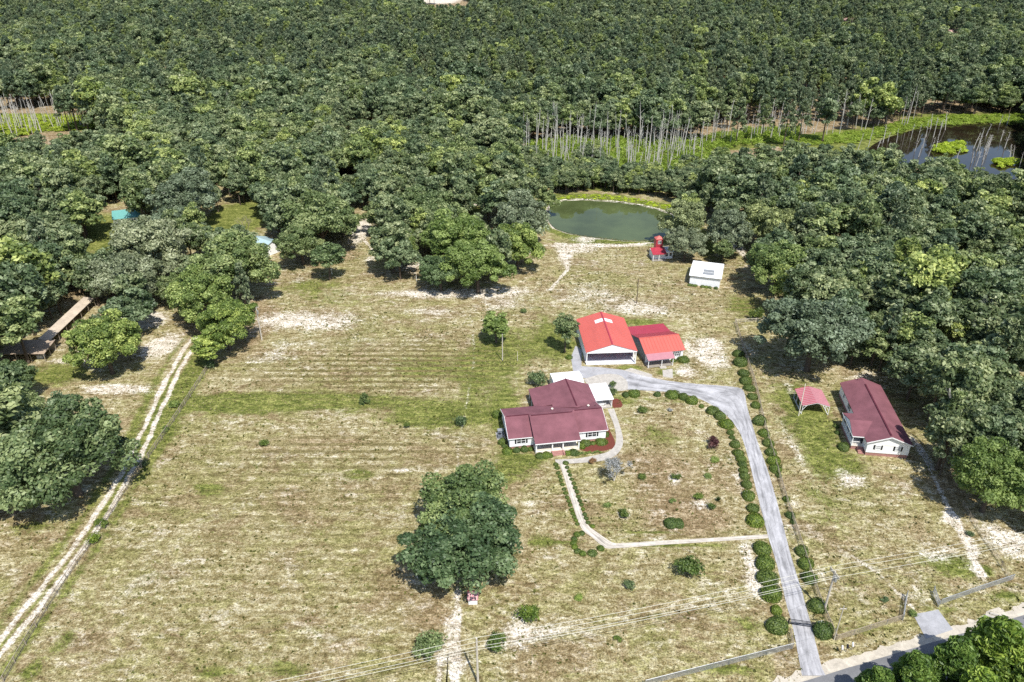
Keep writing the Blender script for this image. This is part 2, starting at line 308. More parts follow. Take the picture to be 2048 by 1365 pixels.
# tracks: photo points of the centre line, half gauge of the ruts, rut width, strength
DIRT = [(-40,1345),(0,1295),(60,1222),(120,1145),(165,1085),(215,1012),(262,930),(292,868),(318,810),(345,752),(372,705),(392,680)]
RUTS = [[(916,1180),(914,1280),(905,1420)],[(880,1310),(876,1420)],[(945,640),(948,720),(935,800),(915,900),(918,960)],[(1112,487),(1180,492),(1240,493),(1308,486)],[(1128,500),(1135,540),(1100,580)],[(1838,890),(1870,960),(1905,1030),(1935,1090),(1965,1150)],[(1700,1110),(1760,1150),(1830,1220)],[(700,430),(720,470),(745,500)]]
def poly_dist(X, Y, pts):
    d = np.full(X.shape, 1e9)
    for a, b in zip(pts[:-1], pts[1:]):
        ax, ay, bx, by = a.x, a.y, b.x, b.y; L = (bx - ax) ** 2 + (by - ay) ** 2
        t = np.clip(((X - ax) * (bx - ax) + (Y - ay) * (by - ay)) / L, 0, 1)
        d = np.minimum(d, np.hypot(X - ax - t * (bx - ax), Y - ay - t * (by - ay)))
    return d
DIRT_W = [G(*p) for p in DIRT]; RUTS_W = [[G(*p) for p in r] for r in RUTS]
MARSH = [[G(*p) for p in q] for q in ([(1030,300),(1110,272),(1300,272),(1400,274),(1500,256),(1600,252),(1600,286),(1440,304),(1420,360),(1330,384),(1240,386),(1130,376),(1040,360)], [(1480,286),(1600,270),(1740,252),(1815,232),(1900,224),(2200,220),(2200,380),(1850,345),(1600,300)], [(-60,290),(40,280),(230,258),(230,226),(-60,226)])]
def masks(X, Y):
    X = np.asarray(X, float); Y = np.asarray(Y, float); out = np.zeros((len(X), 4), np.float32)
    for k, L in enumerate((GREEN, SAND, BROWN, MOW)):
        for (cx, cy, rx, ry, a) in L:
            m = (abs(X - cx) < rx * 2.6) & (abs(Y - cy) < ry * 2.6)
            if m.any(): out[m, k] += a * np.exp(-1.1 * (((X[m] - cx) / rx) ** 2 + ((Y[m] - cy) / ry) ** 2))
    d = poly_dist(X, Y, DIRT_W)
    wv_ = 0.12 * np.sin(Y * .31) + 0.1 * np.sin(Y * .83 + 1); rut = np.exp(-((d - 1.0 - wv_) / 0.62) ** 2); out[:, 1] += .85 * rut
    out[:, 0] += 0.5 * np.exp(-(d / 0.35) ** 2) + 0.6 * np.exp(-((d - 3.2) / 1.2) ** 2); out[:, 2] += 0.2 * np.exp(-((d - 1.5) / 0.6) ** 2)
    for r, st in zip(RUTS_W, (.6, .5, .34, .75, .6, .6, .5, .6)): out[:, 1] += st * np.exp(-(poly_dist(X, Y, r) / 0.6) ** 2)
    # forest floor
    ff = (Y > 300); out[ff, 2] += 0.9
    for poly in MARSH:
        m = inpoly(X, Y, [(p.x, p.y) for p in poly]); out[m, 2] = 0; out[m, 0] = 1.4
    return np.clip(out, 0, 1.4)
POND_PX = [(1098,425),(1104,408),(1130,401),(1165,400),(1200,402),(1240,405),(1275,410),(1310,418),(1340,428),(1352,442),(1345,460),(1325,474),(1290,480),(1250,480),(1210,476),(1170,471),(1138,465),(1112,456),(1100,442)]
POND = [G(*p) for p in POND_PX]
def ground_mesh():
    xs = np.concatenate([[-7000,-3000,-1500,-900,-600,-450,-350,-270,-210], np.arange(-172, 152.1, 0.8), [165,190,230,290,370,480,650,950,1600,3000,7000]])
    ys = np.concatenate([[-3000,-1200,-400,-150,-40,10,35,48], np.arange(55, 300, 0.8), np.arange(300, 460, 3), [470,500,560,640,740,830,900,960,1000,1040,1070,1100,1200,1500,2200,3500,9000]])
    XX, YY = np.meshgrid(xs, ys); X = XX.ravel(); Y = YY.ravel(); nx, ny = len(xs), len(ys)
    Z = np.zeros_like(X)
    near = (X > -10) & (X < 90) & (Y > 225) & (Y < 300)
    d = poly_dist(X[near], Y[near], POND + POND[:1]); ins = inpoly(X[near], Y[near], [(p.x, p.y) for p in POND])
    sgn = np.where(ins, d, -d); Z[near] = -1.3 / (1 + np.exp(-(sgn - 0.2) * 1.6)) + 0.18 * np.exp(-((sgn + 3) / 1.8) ** 2)
    mk = masks(X, Y)
    rim = np.zeros_like(X); rim[near] = np.exp(-((sgn + 0.6) / 1.0) ** 2); mk[:, 1] += 0.8 * rim
    bank = np.zeros_like(X); bank[near] = np.exp(-((sgn + 3.0) / 2.0) ** 2); mk[:, 0] += 1.1 * bank
    me = bpy.data.meshes.new('ground')
    i = np.arange((nx) * (ny)).reshape(ny, nx)
    F = np.stack([i[:-1, :-1], i[:-1, 1:], i[1:, 1:], i[1:, :-1]], -1).reshape(-1, 4)
    me.vertices.add(len(X)); me.vertices.foreach_set('co', np.stack([X, Y, Z], -1).ravel().astype(np.float32))
    me.loops.add(F.size); me.loops.foreach_set('vertex_index', F.ravel().astype(np.int32))
    me.polygons.add(len(F)); me.polygons.foreach_set('loop_start', np.arange(0, F.size, 4, dtype=np.int32))
    me.update(calc_edges=True)
    a = me.color_attributes.new('masks', 'FLOAT_COLOR', 'POINT'); a.data.foreach_set('color', mk.ravel().astype(np.float32))
    me.polygons.foreach_set('use_smooth', [True] * len(me.polygons)); me.materials.append(M['ground'])
    return me
tag(link('ground', ground_mesh()), kind='structure')

def resample(P, n):
    P = [Vector(p) for p in P]; L = [0]
    for a, b in zip(P[:-1], P[1:]): L.append(L[-1] + (b - a).length)
    out = []; j = 0
    for k in range(n):
        t = L[-1] * k / (n - 1)
        while j < len(P) - 2 and L[j + 1] < t: j += 1
        f = (t - L[j]) / max(1e-6, L[j + 1] - L[j]); out.append(P[j].lerp(P[j + 1], min(1, f)))
    return out
def smooth_line(P, it=2):
    P = [Vector(p) for p in P]
    for _ in range(it):
        Q = [P[0]]
        for a, b in zip(P[:-1], P[1:]): Q += [a.lerp(b, .25), a.lerp(b, .75)]
        P = Q + [P[-1]]
    return P
def band(name, Lp, Rp, z, m, n=60, nc=3, skirt=True, wob=0.0):
    """paved band between two edge lines (photo points), laid z above the ground"""
    L = resample(smooth_line([G(*p) for p in Lp]), n); R = resample(smooth_line([G(*p) for p in Rp]), n); b = MB()
    rows = []
    for i in range(n):
        a, c = L[i].copy(), R[i].copy()
        if wob:
            d = (c - a).normalized(); a += d * rnd.uniform(-wob, wob); c += d * rnd.uniform(-wob, wob)
        row = [a.lerp(c, k / nc) for k in range(nc + 1)]
        for p in row: p.z = z
        rows.append(row)
    w = nc + 1; vs = [p for r in rows for p in r]
    fs = [(i * w + k, i * w + k + 1, (i + 1) * w + k + 1, (i + 1) * w + k) for i in range(n - 1) for k in range(nc)]
    b.add(vs, fs)
    if skirt:
        ring = [r[0] for r in rows] + rows[-1][1:] + [r[-1] for r in rows[::-1]][1:] + rows[0][1:-1][::-1]
        m2 = len(ring); b.add([(p.x, p.y, z) for p in ring] + [(p.x, p.y, -0.05) for p in ring], [(i, (i + 1) % m2, (i + 1) % m2 + m2, i + m2) for i in range(m2)])
    o = b.build(name, m); me = o.data; acc = 0.0; vals = []
    for i, r in enumerate(rows):
        if i: acc += (r[nc // 2] - rows[i - 1][nc // 2]).length
        vals += [(k / nc, acc, 0) for k in range(nc + 1)]
    vals += [(0, 0, 0)] * (len(me.vertices) - len(vals)); at = me.attributes.new('run', 'FLOAT_VECTOR', 'POINT'); at.data.foreach_set('vector', np.array(vals, np.float32).ravel())
    return tag(o, kind='structure')
def sheet(name, px, z, m, sm=1, wob=0.0, world=None):
    P = [Vector(p) for p in world] if world else [G(*p) for p in px]
    P = smooth_line(P + [P[0]], sm)[:-1] if sm else P
    if wob: P = [p + Vector((rnd.uniform(-wob, wob), rnd.uniform(-wob, wob), 0)) for p in P]
    n = len(P); b = MB(); b.add([(p.x, p.y, z) for p in P], [tuple(range(n))])
    b.add([(p.x, p.y, z) for p in P] + [(p.x, p.y, -0.06) for p in P], [(i, (i + 1) % n, (i + 1) % n + n, i + n) for i in range(n)])
    o = b.build(name, m); bm = bmesh.new(); bm.from_mesh(o.data); bmesh.ops.triangulate(bm, faces=[f for f in bm.faces if len(f.verts) > 4])
    bmesh.ops.recalc_face_normals(bm, faces=bm.faces[:]); bm.to_mesh(o.data); bm.free()
    return tag(o, kind='structure')
def strip(name, P, half, z, n, nc):
    """track laid over the ground that takes the ground's own colours at a finer grain"""
    L = resample(smooth_line(P), n); vs = []
    for i, p in enumerate(L):
        d = (L[min(i + 1, n - 1)] - L[max(i - 1, 0)]).normalized(); q = Vector((-d.y, d.x, 0))
        vs += [p + q * half * (2 * k / nc - 1) + Vector((0, 0, z)) for k in range(nc + 1)]
    w = nc + 1; b = MB(); b.add(vs, [(i * w + k + 1, i * w + k, (i + 1) * w + k, (i + 1) * w + k + 1) for i in range(n - 1) for k in range(nc)])
    o = b.build(name, M['ground']); me = o.data; mk = masks([p.x for p in vs], [p.y for p in vs])
    a = me.color_attributes.new('masks', 'FLOAT_COLOR', 'POINT'); a.data.foreach_set('color', mk.ravel())
    return tag(o, kind='structure')
strip('dirt_track', DIRT_W, 2.6, 0.008, 240, 26)
for r in RUTS_W: strip('wheel_track', r, 1.2, 0.012, 60, 12)
sheet('pond_water', None, -0.32, M['pond'], 1, world=[(p.x + (p.x - 36) * 0.03, p.y + (p.y - 258) * 0.03, 0) for p in POND])
SWAMP_PX = [(1735,300),(1745,290),(1768,278),(1815,263),(1850,255),(1900,250),(1960,248),(2060,246),(2200,244),(2200,372),(2048,362),(1950,350),(1850,335),(1740,318)]
sheet('swamp_water', SWAMP_PX, 0.06, M['swamp'], 2)
sheet('marsh_pool', [(-40,262),(20,255),(70,252),(90,262),(40,275),(-40,285)], 0.06, M['swamp'], 2)
DL = [(1604,1352),(1602,1342),(1591,1276),(1571.5,1204),(1555,1132),(1537,1077),(1522,1020),(1513,982),(1500,930),(1489,889),(1477,860),(1456,833),(1428,812),(1393,795),(1361,787),(1321,783),(1256,780),(1246,779)]
DR = [(1652,1352),(1643.6,1337),(1632.5,1290),(1616,1226),(1602,1176),(1580,1107),(1570,1065),(1553,1000),(1540,955),(1532,930),(1515,885),(1504,847),(1494,816),(1489,782),(1478,774.5),(1400,769),(1342,763.5),(1313,758),(1258,743)]
band('driveway', DL, DR, 0.035, M['drive'], 90, 4, wob=0.05)
sheet('garage_apron', [(1146,742),(1142,715),(1151,692),(1163,700),(1163,733),(1200,735),(1246,740.5),(1259,744),(1252,760),(1235,757),(1210,752),(1178,757),(1163,757)], 0.028, M['apron'], 0)
sheet('patio_pad', [(1168,759),(1188,752),(1216,747.5),(1240,750),(1254,762),(1257,775),(1251,782.5),(1225,783),(1180,778)], 0.045, M['drive2'], 1, 0.1)
sheet('parking_slab', [(1248,741.5),(1262,736.5),(1305,750),(1303,755),(1297,755)], 0.05, M['drive2'], 0)
sheet('cottage_path', [(1325,741),(1345,738),(1346,757),(1326,754)], 0.04, M['drive2'], 0)
band('front_walkway', [(1119,929),(1128,955),(1145,1010),(1162.6,1062),(1181,1072),(1208.8,1097.6),(1215,1098.5),(1300,1092),(1420,1084),(1536,1077)],
     [(1132,929),(1140,955),(1157,1005),(1173,1051),(1195,1066),(1224,1086.5),(1232,1088),(1300,1083.5),(1420,1077),(1536,1069.5)], 0.05, M['walk'], 60, 2)
band('house_walkway', [(1110,920),(1135,919),(1160,917.5),(1205,908.6),(1222,902),(1233,888),(1231,857),(1215,819)], [(1112,929),(1138,928),(1180,925),(1210,922),(1236,910),(1247,890),(1245,868),(1228,818)], 0.062, M['drive2'], 50, 3)
rd0, rd1 = G(1671,1340), G(2048,1226); rdd = (rd1 - rd0).normalized(); rdn = Vector((rdd.y, -rdd.x, 0))
ra, rb = rd0 - rdd * 120 , rd0 + rdd * 170
def rband(name, o0, o1, z, m, n, wob):
    b = MB(); vs = []
    for i in range(n):
        p = ra.lerp(rb, i / (n - 1)); vs += [p + rdn * (o0 + rnd.uniform(-wob, wob)) + Vector((0, 0, z)), p + rdn * ((o0 + o1) / 2) + Vector((0, 0, z)), p + rdn * (o1 + rnd.uniform(-wob, wob)) + Vector((0, 0, z))]
    b.add(vs, [(i * 3 + k, (i + 1) * 3 + k, (i + 1) * 3 + k + 1, i * 3 + k + 1) for i in range(n - 1) for k in (0, 1)][::1]); return tag(b.build(name, m), kind='structure')
rband('road_shoulder', -1.3, 9.0, 0.010, M['shoulder'], 300, 0.45)
rband('road', 0.3, 7.2, 0.022, M['asphalt'], 120, 0.06)
sheet('gate_apron', [(1825,1229),(1876.5,1221),(1906,1260),(1852,1277)], 0.034, M['apron'], 0, 0.1)
sheet('dug_hole_spoil', [(1968,1236),(1975,1222),(1995,1212),(2012,1222),(2018,1236),(2000,1246),(1980,1244)], 0.03, M['shoulder'], 1, 0.2)

# ---------------------------------------------------------------- buildings
def wallbox(b, face, wall, u0, u1, d0, d1, z0, z1):
    if face == 'F': y = sorted((wall - d0, wall - d1)); return b.box(u0, u1, y[0], y[1], z0, z1)
    if face == 'L': x = sorted((wall - d0, wall - d1)); return b.box(x[0], x[1], u0, u1, z0, z1)
    if face == 'R': x = sorted((wall + d0, wall + d1)); return b.box(x[0], x[1], u0, u1, z0, z1)
def window(par, face, wall, u, z, wd=1.0, ht=1.1, cols=1, rows=2, shut=0.0, pane='glass', label=None):
    b = MB(); t = 0.09; h0, h1, a0, a1 = z - ht / 2, z + ht / 2, u - wd / 2, u + wd / 2
    wallbox(b, face, wall, a0 - t, a1 + t, 0, .06, h1, h1 + t); wallbox(b, face, wall, a0 - t, a1 + t, 0, .08, h0 - t, h0)
    wallbox(b, face, wall, a0 - t, a0, 0, .058, h0, h1); wallbox(b, face, wall, a1, a1 + t, 0, .058, h0, h1)
    for k in range(1, cols): x = a0 + wd * k / cols; wallbox(b, face, wall, x - .05, x + .05, .004, .055, h0, h1)
    for k in range(1, rows): q = h0 + ht * k / rows; wallbox(b, face, wall, a0, a1, .004, .052, q - .03, q + .03)
    o = b.build('window', M['white'], par)
    for k in range(cols):
        p = MB(); wallbox(p, face, wall, a0 + wd * k / cols, a0 + wd * (k + 1) / cols, .003, .02, h0, h1); p.build('pane', M[pane], o)
    if shut:
        for s_ in (-1, 1):
            x = u + s_ * (wd / 2 + t + .06 + shut / 2); q = MB(); wallbox(q, face, wall, x - shut / 2, x + shut / 2, 0, .05, h0 - .05, h1 + .05); q.build('shutter', M['black'], par)
    return o
def door(par, face, wall, u, z0, wd=0.95, ht=2.05, m='white'):
    b = MB(); wallbox(b, face, wall, u - wd / 2 - .1, u + wd / 2 + .1, 0, .05, z0, z0 + ht + .1); f = b.build('door_frame', M['white'], par)
    b = MB(); wallbox(b, face, wall, u - wd / 2, u + wd / 2, .05, .09, z0 + .02, z0 + ht); d = b.build('door', M[m], par)
    b = MB(); wallbox(b, face, wall, u + wd / 2 - .16, u + wd / 2 - .08, .09, .15, z0 + .95, z0 + 1.05); b.build('handle', M['galv'], d)
def posts(par, pts, z0, z1, wd=0.16, m='white', name='post'):
    for (x, y) in pts: MB().box(x - wd / 2, x + wd / 2, y - wd / 2, y + wd / 2, z0, z1).build(name, M[m], par)
def railing(par, a, b, z, h=0.95, m='white', step=0.22):
    q = MB(); a = Vector((*a, z)); c = Vector((*b, z)); u = Vector((0, 0, 1))
    q.bar(a + u * h, c + u * h, .09); q.bar(a + u * .12, c + u * .12, .07); n = max(2, int((c - a).length / step))
    for i in range(n + 1): p = a.lerp(c, i / n); q.bar(p + u * .12, p + u * h, .045)
    return q.build('railing', M[m], par)
def ribs(par, a, b, c, d, n, m, h=0.045, wd=0.05):
    """standing ribs on a roof plane: from line a-b (eave) up to line d-c (ridge)"""
    a, b, c, d = map(Vector, (a, b, c, d))
    for i in range(n + 1):
        p, q = a.lerp(b, i / n), d.lerp(c, i / n); up = Vector((0, 0, h / 2 + .004)); MB().bar(p + up, q + up, wd, h).build('rib', m, par)

# --- main house
H1 = thing('ranch_house', (-0.5, 125.5, 0), 9.0, 'white ranch house with maroon shingle roof, columned front porch and rear wing', 'house')
def gable_wall(par, x, yA, yB, yR, ze, zr, thick, m, z0=0.45, name='gable_wall'):
    s_ = 1 if thick > 0 else -1; pr = [(yA, z0), (yB, z0), (yB, ze), (yR, zr), (yA, ze)]; v = [(x, y, z) for y, z in pr] + [(x + thick, y, z) for y, z in pr]
    return MB().add(v, [(4,3,2,1,0),(5,6,7,8,9)] + [(i, (i + 1) % 5, (i + 1) % 5 + 5, i + 5) for i in range(5)]).build(name, M[m], par)
F1 = MB().box(.02, 20.0, .06, 10.5, 0, .47).build('foundation', M['brick'], H1)
wl = MB(); wl.box(0, 4.85, 0, .15, .45, 2.72); wl.box(14.05, 20.1, 0, .15, .45, 2.72); wl.box(4.85, 14.05, .3, .45, .45, 3.0); wl.box(0.01, 20.09, 10.3, 10.45, .45, 2.6); wl.build('wall', M['siding'], H1)
gable_wall(H1, -.002, .15, 10.3, 5.1, 2.6, 4.4, .15, 'siding'); gable_wall(H1, 20.102, .15, 10.3, 5.1, 2.6, 4.4, -.15, 'siding')
def roof_x(par, x0, x1, yf, yr, yb, zf, zr, zb, m, name='roof', t=.14):
    b = MB(); b.slab([(x0, yf, zf), (x1, yf, zf), (x1, yr, zr), (x0, yr, zr)], t); b.slab([(x0, yr, zr), (x1, yr, zr), (x1, yb, zb), (x0, yb, zb)], t); return b.build(name, m, par)
RF = roof_x(H1, -.3, 20.45, -.3, 5.1, 10.9, 2.66, 4.62, 2.52, M['maroon'])
for (x0, x1) in ((.1, 4.75), (14.5, 20.3)): MB().box(x0, x1, 4.86, 5.0, 4.5, 4.68).build('ridge_vent', M['maroon_d'], RF)
for (x, y, z) in ((10.1, 6.6, 4.0), (17.9, 6.6, 4.0)): MB().tube([(x, y, z - .1), (x, y, z + .35), (x, y, z + .36), (x, y, z + .5)], [.13, .13, .28, .2], 8).build('roof_vent', M['cream'], RF)
MB().tube([(19.4, 6.6, 3.9), (19.4, 6.6, 4.4)], .07, 6).build('vent_pipe', M['black'], RF)
# raised centre section that runs out over the porch
cf = MB(); cf.slab([(4.75, -2.9, 2.72), (14.1, -2.9, 2.72), (14.1, 4.2, 4.92), (4.75, 4.2, 4.92)], .16); cf.slab([(4.75, 4.2, 4.92), (14.1, 4.2, 4.92), (14.1, 5.6, 4.4), (4.75, 5.6, 4.4)], .16); CR = cf.build('porch_roof', M['maroon'], H1)
MB().box(5.1, 13.8, 3.95, 4.1, 4.80, 4.97).build('ridge_vent', M['maroon_d'], CR)
for x in (4.86, 13.86): MB().add([(x, -2.6, 2.5), (x + .12, -2.6, 2.5), (x, 4.0, 2.6), (x + .12, 4.0, 2.6), (x, -2.6, 2.66), (x + .12, -2.6, 2.66), (x, 4.0, 4.68), (x + .12, 4.0, 4.68)], [(0,2,3,1),(4,5,7,6),(0,1,5,4),(2,6,7,3),(0,4,6,2),(1,3,7,5)]).build('cheek_wall', M['maroon_d'], CR)
MB().box(4.9, 13.95, -2.75, -2.58, 2.32, 2.6).build('porch_beam', M['white'], H1)
MB().box(4.9, 13.95, -2.6, .28, 0, .5).build('porch_floor', M['cream'], H1)
posts(H1, [(5.05, -2.5), (8.35, -2.5), (10.55, -2.5), (13.8, -2.5)], .5, 2.34, .24, 'white', 'column')
for x in (5.3, 13.6): pass
MB().box(5.2, 8.2, -2.45, -2.37, .5, .95).build('porch_panel', M['cream'], H1); MB().box(10.7, 13.65, -2.45, -2.37, .5, .95).build('porch_panel', M['cream'], H1)
door(H1, 'F', .3, 9.45, .5, 1.0, 2.0, 'cream'); window(H1, 'F', .3, 6.6, 1.65, 1.8, 1.3, 2, 2, .35); window(H1, 'F', .3, 12.3, 1.65, 1.8, 1.3, 2, 2, .35)
st = thing('front_steps', (-0.5, 125.5, 0), 9.0, 'red brick steps with low side walls before the ranch house porch', 'steps')
for k in range(3): MB().box(8.5, 10.4, -2.98 - .38 * k, -2.62 - .38 * k, 0, .4 - .13 * k).build('step', M['brick'], st)
for x in (8.15, 10.42): MB().box(x, x + .33, -3.9, -2.62, 0, .52).build('side_wall', M['brick'], st)
MB().box(9.0, 9.9, -3.2, -2.65, .405, .42)
window(H1, 'F', 0, 2.4, 1.75, 1.7, 1.15, 2, 2, .32); window(H1, 'F', 0, 17.2, 1.75, 1.7, 1.15, 2, 2, .32)
for (x0, x1) in ((-.3, 4.7), (14.15, 20.45)): MB().box(x0, x1, -.36, -.3, 2.5, 2.66).build('gutter', M['white'], RF)
MB().box(4.75, 14.1, -2.97, -2.9, 2.54, 2.72).build('gutter', M['white'], CR)
for x in (-.36, 20.45): MB().bar((x + .03, -.3, 2.58), (x + .03, 5.1, 4.54), .06, .2).bar((x + .03, 5.1, 4.54), (x + .03, 10.9, 2.44), .06, .2).build('bargeboard', M['white'], RF)
window(H1, 'L', -.002, 3.2, 1.8, .9, 1.1); window(H1, 'L', -.002, 7.5, 1.8, .9, 1.1)
# rear wing
MB().box(8.3, 20.3, 10.45, 17.2, 0, 2.5).build('rear_wall', M['siding'], H1)
ar = MB(); ar.slab([(7.0, 10.2, 2.55), (10.76, 9.9, 3.2), (10.76, 17.6, 3.2), (7.0, 17.6, 2.55)], .14)
ar.slab([(10.76, 9.0, 3.2), (15.4, 6.0, 4.55), (15.4, 17.6, 4.55), (10.76, 17.6, 3.2)], .14)
ar.slab([(15.4, 6.0, 4.55), (20.7, 10.2, 2.6), (20.7, 17.6, 2.6), (15.4, 17.6, 4.55)], .14); AR = ar.build('rear_roof', M['maroon'], H1)
MB().bar((15.4, 6.6, 4.58), (15.4, 17.62, 4.58), .28, .06).build('ridge_cap', M['maroon_d'], AR)
MB().add([(8.4, 17.2, 2.4), (20.3, 17.2, 2.4), (15.4, 17.2, 4.4), (10.7, 17.2, 3.05), (8.4, 17.35, 2.4), (20.3, 17.35, 2.4), (15.4, 17.35, 4.4), (10.7, 17.35, 3.05)], [(0,1,2,3),(7,6,5,4),(0,4,5,1),(1,5,6,2),(2,6,7,3),(3,7,4,0)]).build('rear_gable', M['siding'], H1)
posts(H1, [(7.2, 11.3), (7.2, 14.4), (7.2, 17.3)], 0, 2.5, .14)
# white canopies beside and behind
CV = thing('patio_canopy', (-0.5, 125.5, 0), 9.0, 'white curved metal canopy behind the rear wing of the ranch house', 'canopy')
cvb = MB(); n = 8
for i in range(n):
    y0, y1 = 17.9 + 5.4 * i / n, 17.9 + 5.4 * (i + 1) / n; zf = lambda y: 2.55 + .55 * math.sin(math.pi * min(1, max(0, (y - 17.4) / 6.4)))
    cvb.slab([(13.0, y0, zf(y0)), (19.9, y0, zf(y0)), (19.9, y1, zf(y1)), (13.0, y1, zf(y1))], .08)
cvb.build('roof', M['whitemetal'], CV); posts(CV, [(13.1, 18.0), (13.1, 23.2), (19.8, 18.0), (19.8, 23.2), (16.5, 23.2)], 0, 2.65, .1)
MB().box(12.98, 13.04, 18.06, 23.14, 0.3, 2.5).build('side_wall', M['whitemetal'], CV)
SPO = thing('side_porch', (-0.5, 125.5, 0), 9.0, 'flat white roofed side porch with white rails right of the ranch house', 'porch')
MB().slab([(20.72, 10.9, 2.5), (24.8, 10.9, 2.5), (24.8, 17.4, 2.62), (20.72, 17.4, 2.62)], .16).build('roof', M['whitemetal'], SPO)
MB().box(20.72, 24.6, 11.1, 17.2, 0, .35).build('floor', M['drive2'], SPO); posts(SPO, [(24.5, 11.2), (24.5, 14.2), (24.5, 17.1), (21.0, 11.2)], .35, 2.45, .13)
railing(SPO, (21.1, 11.2), (23.2, 11.2), .35); railing(SPO, (24.5, 11.3), (24.5, 17.0), .35)
for k in range(3): MB().box(21.3, 23.0, 11.9 + .5 * k, 12.3 + .5 * k, .36, .75).build('bench_slat', M['white'], SPO)
AC = thing('air_conditioner', (-0.5, 125.5, 0), 9.0, 'grey air conditioning unit on a slab left of the ranch house', 'air conditioner')
MB().box(-2.1, -.25, 3.3, 5.9, 0, .12).build('slab', M['drive2'], AC); MB().box(-1.9, -.95, 3.6, 4.6, .12, 1.0).build('cabinet', M['grey_box_shade'], AC)
MB().tube([(-1.42, 4.1, 1.0), (-1.42, 4.1, 1.06)], [.4, .36], 12).build('fan_grille', M['black'], AC)
TK = thing('heat_pump', (-0.5, 125.5, 0), 9.0, 'dark boxy heat pump behind the grey air conditioner', 'heat pump')
MB().box(-1.7, -.5, 4.8, 5.7, .12, 1.15).build('cabinet', M['grey_box_shade'], TK); MB().box(-1.72, -.48, 4.78, 5.72, 1.15, 1.2).build('lid', M['galv'], TK)
def lsheet(name, px_local, z, m, org=(-0.5, 125.5), deg=9.0, wob=.08):
    a = math.radians(deg); return sheet(name, None, z, m, 1, wob, world=[(org[0] + x * math.cos(a) - y * math.sin(a), org[1] + x * math.sin(a) + y * math.cos(a), 0) for x, y in px_local])
lsheet('mulch_bed', [(20.2, 10.4), (22.3, 10.2), (21.9, 4), (22.0, -2.0), (20.6, -3.6), (14.2, -3.6), (14.2, -.1), (20.2, -.1)], .04, M['mulch'])
lsheet('porch_side_bed', [(24.9, 11), (27.3, 11), (27.3, 14.5), (24.9, 14.5)], .04, M['mulch'])

# --- garage
GA = thing('red_roof_garage', (17.9, 158.9, 0), 3.5, 'long garage with bright red metal roof and open white front bay', 'garage')
ga = MB(); e, r, D = 3.55, 5.55, 17.0
ga.slab([(-.2, -.25, e), (6.1, -.25, r), (6.1, D, r), (-.2, D, e)], .1); ga.slab([(6.1, -.25, r), (12.3, -.25, e), (12.3, D, e), (6.1, D, r)], .1); GR = ga.build('roof', M['red'], GA)
MB().bar((6.1, -.27, r + .05), (6.1, D, r + .05), .34, .05).build('ridge_cap', M['red_d'], GR)
ribs(GR, (-.2, -.2, e), (-.2, D - .05, e), (6.0, D - .05, r - .03), (6.0, -.2, r - .03), 20, M['red']); ribs(GR, (12.3, -.2, e), (12.3, D - .05, e), (6.2, D - .05, r - .03), (6.2, -.2, r - .03), 20, M['red'])
for s_ in (-1, 1): MB().slab([(6.1 + s_ * .25, 11.9, r - .08 + .07), (6.1 + s_ * 2.2, 11.9, r - .72 + .07), (6.1 + s_ * 2.2, 13.5, r - .72 + .07), (6.1 + s_ * .25, 13.5, r - .08 + .07)][::s_], .03).build('skylight', M['whitemetal'], GR)
MB().box(.1, 12.0, 6.6, 6.75, .1, 3.5).build('inner_wall', M['navy'], GA); MB().box(0, .15, 2.4, D - .2, .0, 3.45).build('left_wall', M['whitemetal'], GA); MB().box(11.95, 12.1, 2.6, D - .2, .0, 3.45).build('right_wall', M['whitemetal'], GA)
MB().box(.15, 11.95, D - .35, D - .2, 0, 3.45).build('back_wall', M['whitemetal'], GA)
MB().add([(-.05, -.1, e - .25), (12.15, -.1, e - .25), (12.15, -.1, e - .1), (6.1, -.1, r - .15), (-.05, -.1, e - .1)] + [(-.05, .1, e - .25), (12.15, .1, e - .25), (12.15, .1, e - .1), (6.1, .1, r - .15), (-.05, .1, e - .1)], [(0,1,2,3,4),(9,8,7,6,5)] + [(i, i + 5, (i + 1) % 5 + 5, (i + 1) % 5) for i in range(5)]).build('front_gable', M['whitemetal'], GA)
MB().box(0, 12.1, -.3, 6.6, 0, .1).build('floor', M['slabwhite'], GA); posts(GA, [(.1, 0), (12.0, 0), (.08, 2.3), (12.02, 2.5)], .1, 3.4, .22)
MB().bar((11.95, .2, .4), (11.95, 2.4, 3.2), .1).build('brace', M['white'], GA); MB().box(-.05, 12.15, -.28, -.2, e - .32, e - .12).build('header_trim', M['white'], GA)
MB().box(4.7, 7.4, 6.5, 6.58, 2.1, 3.2).build('wall_panel', M['curtain'], GA)
for k in range(5): MB().box(4.8 + k * .52, 5.2 + k * .52, 6.44, 6.49, 2.2, 3.1).build('panel_pane', M['glass'], GA)

# --- red cottage
CO = thing('red_roof_cottage', (32.4, 159.6, 0), 11.5, 'small white cottage with red metal roof and faded pink porch roof beside the garage', 'cottage')
e, r = 2.65, 4.45
co = MB(); co.slab([(-.35, -.05, e), (9.95, -.05, e), (9.95, 4.67, r), (-.35, 4.67, r)], .1); CF = co.build('front_roof', M['red'], CO)
co = MB(); co.slab([(-.35, 4.67, r), (9.95, 4.67, r), (9.95, 9.6, 2.75), (-.35, 9.6, 2.75)], .1); co.slab([(-.35, 9.6, 2.75), (9.95, 9.6, 2.75), (9.95, 14.6, 2.35), (-.35, 14.6, 2.35)], .1); CB = co.build('rear_roof', M['red_d'], CO)  # rear slope takes a darker red: its turn from the sun is painted in
ribs(CF, (-.35, -.05, e), (9.95, -.05, e), (9.95, 4.6, r), (-.35, 4.6, r), 12, M['red']); ribs(CB, (-.35, 9.5, 2.75), (9.95, 9.5, 2.75), (9.95, 4.75, r - .03), (-.35, 4.75, r - .03), 12, M['red_d'])
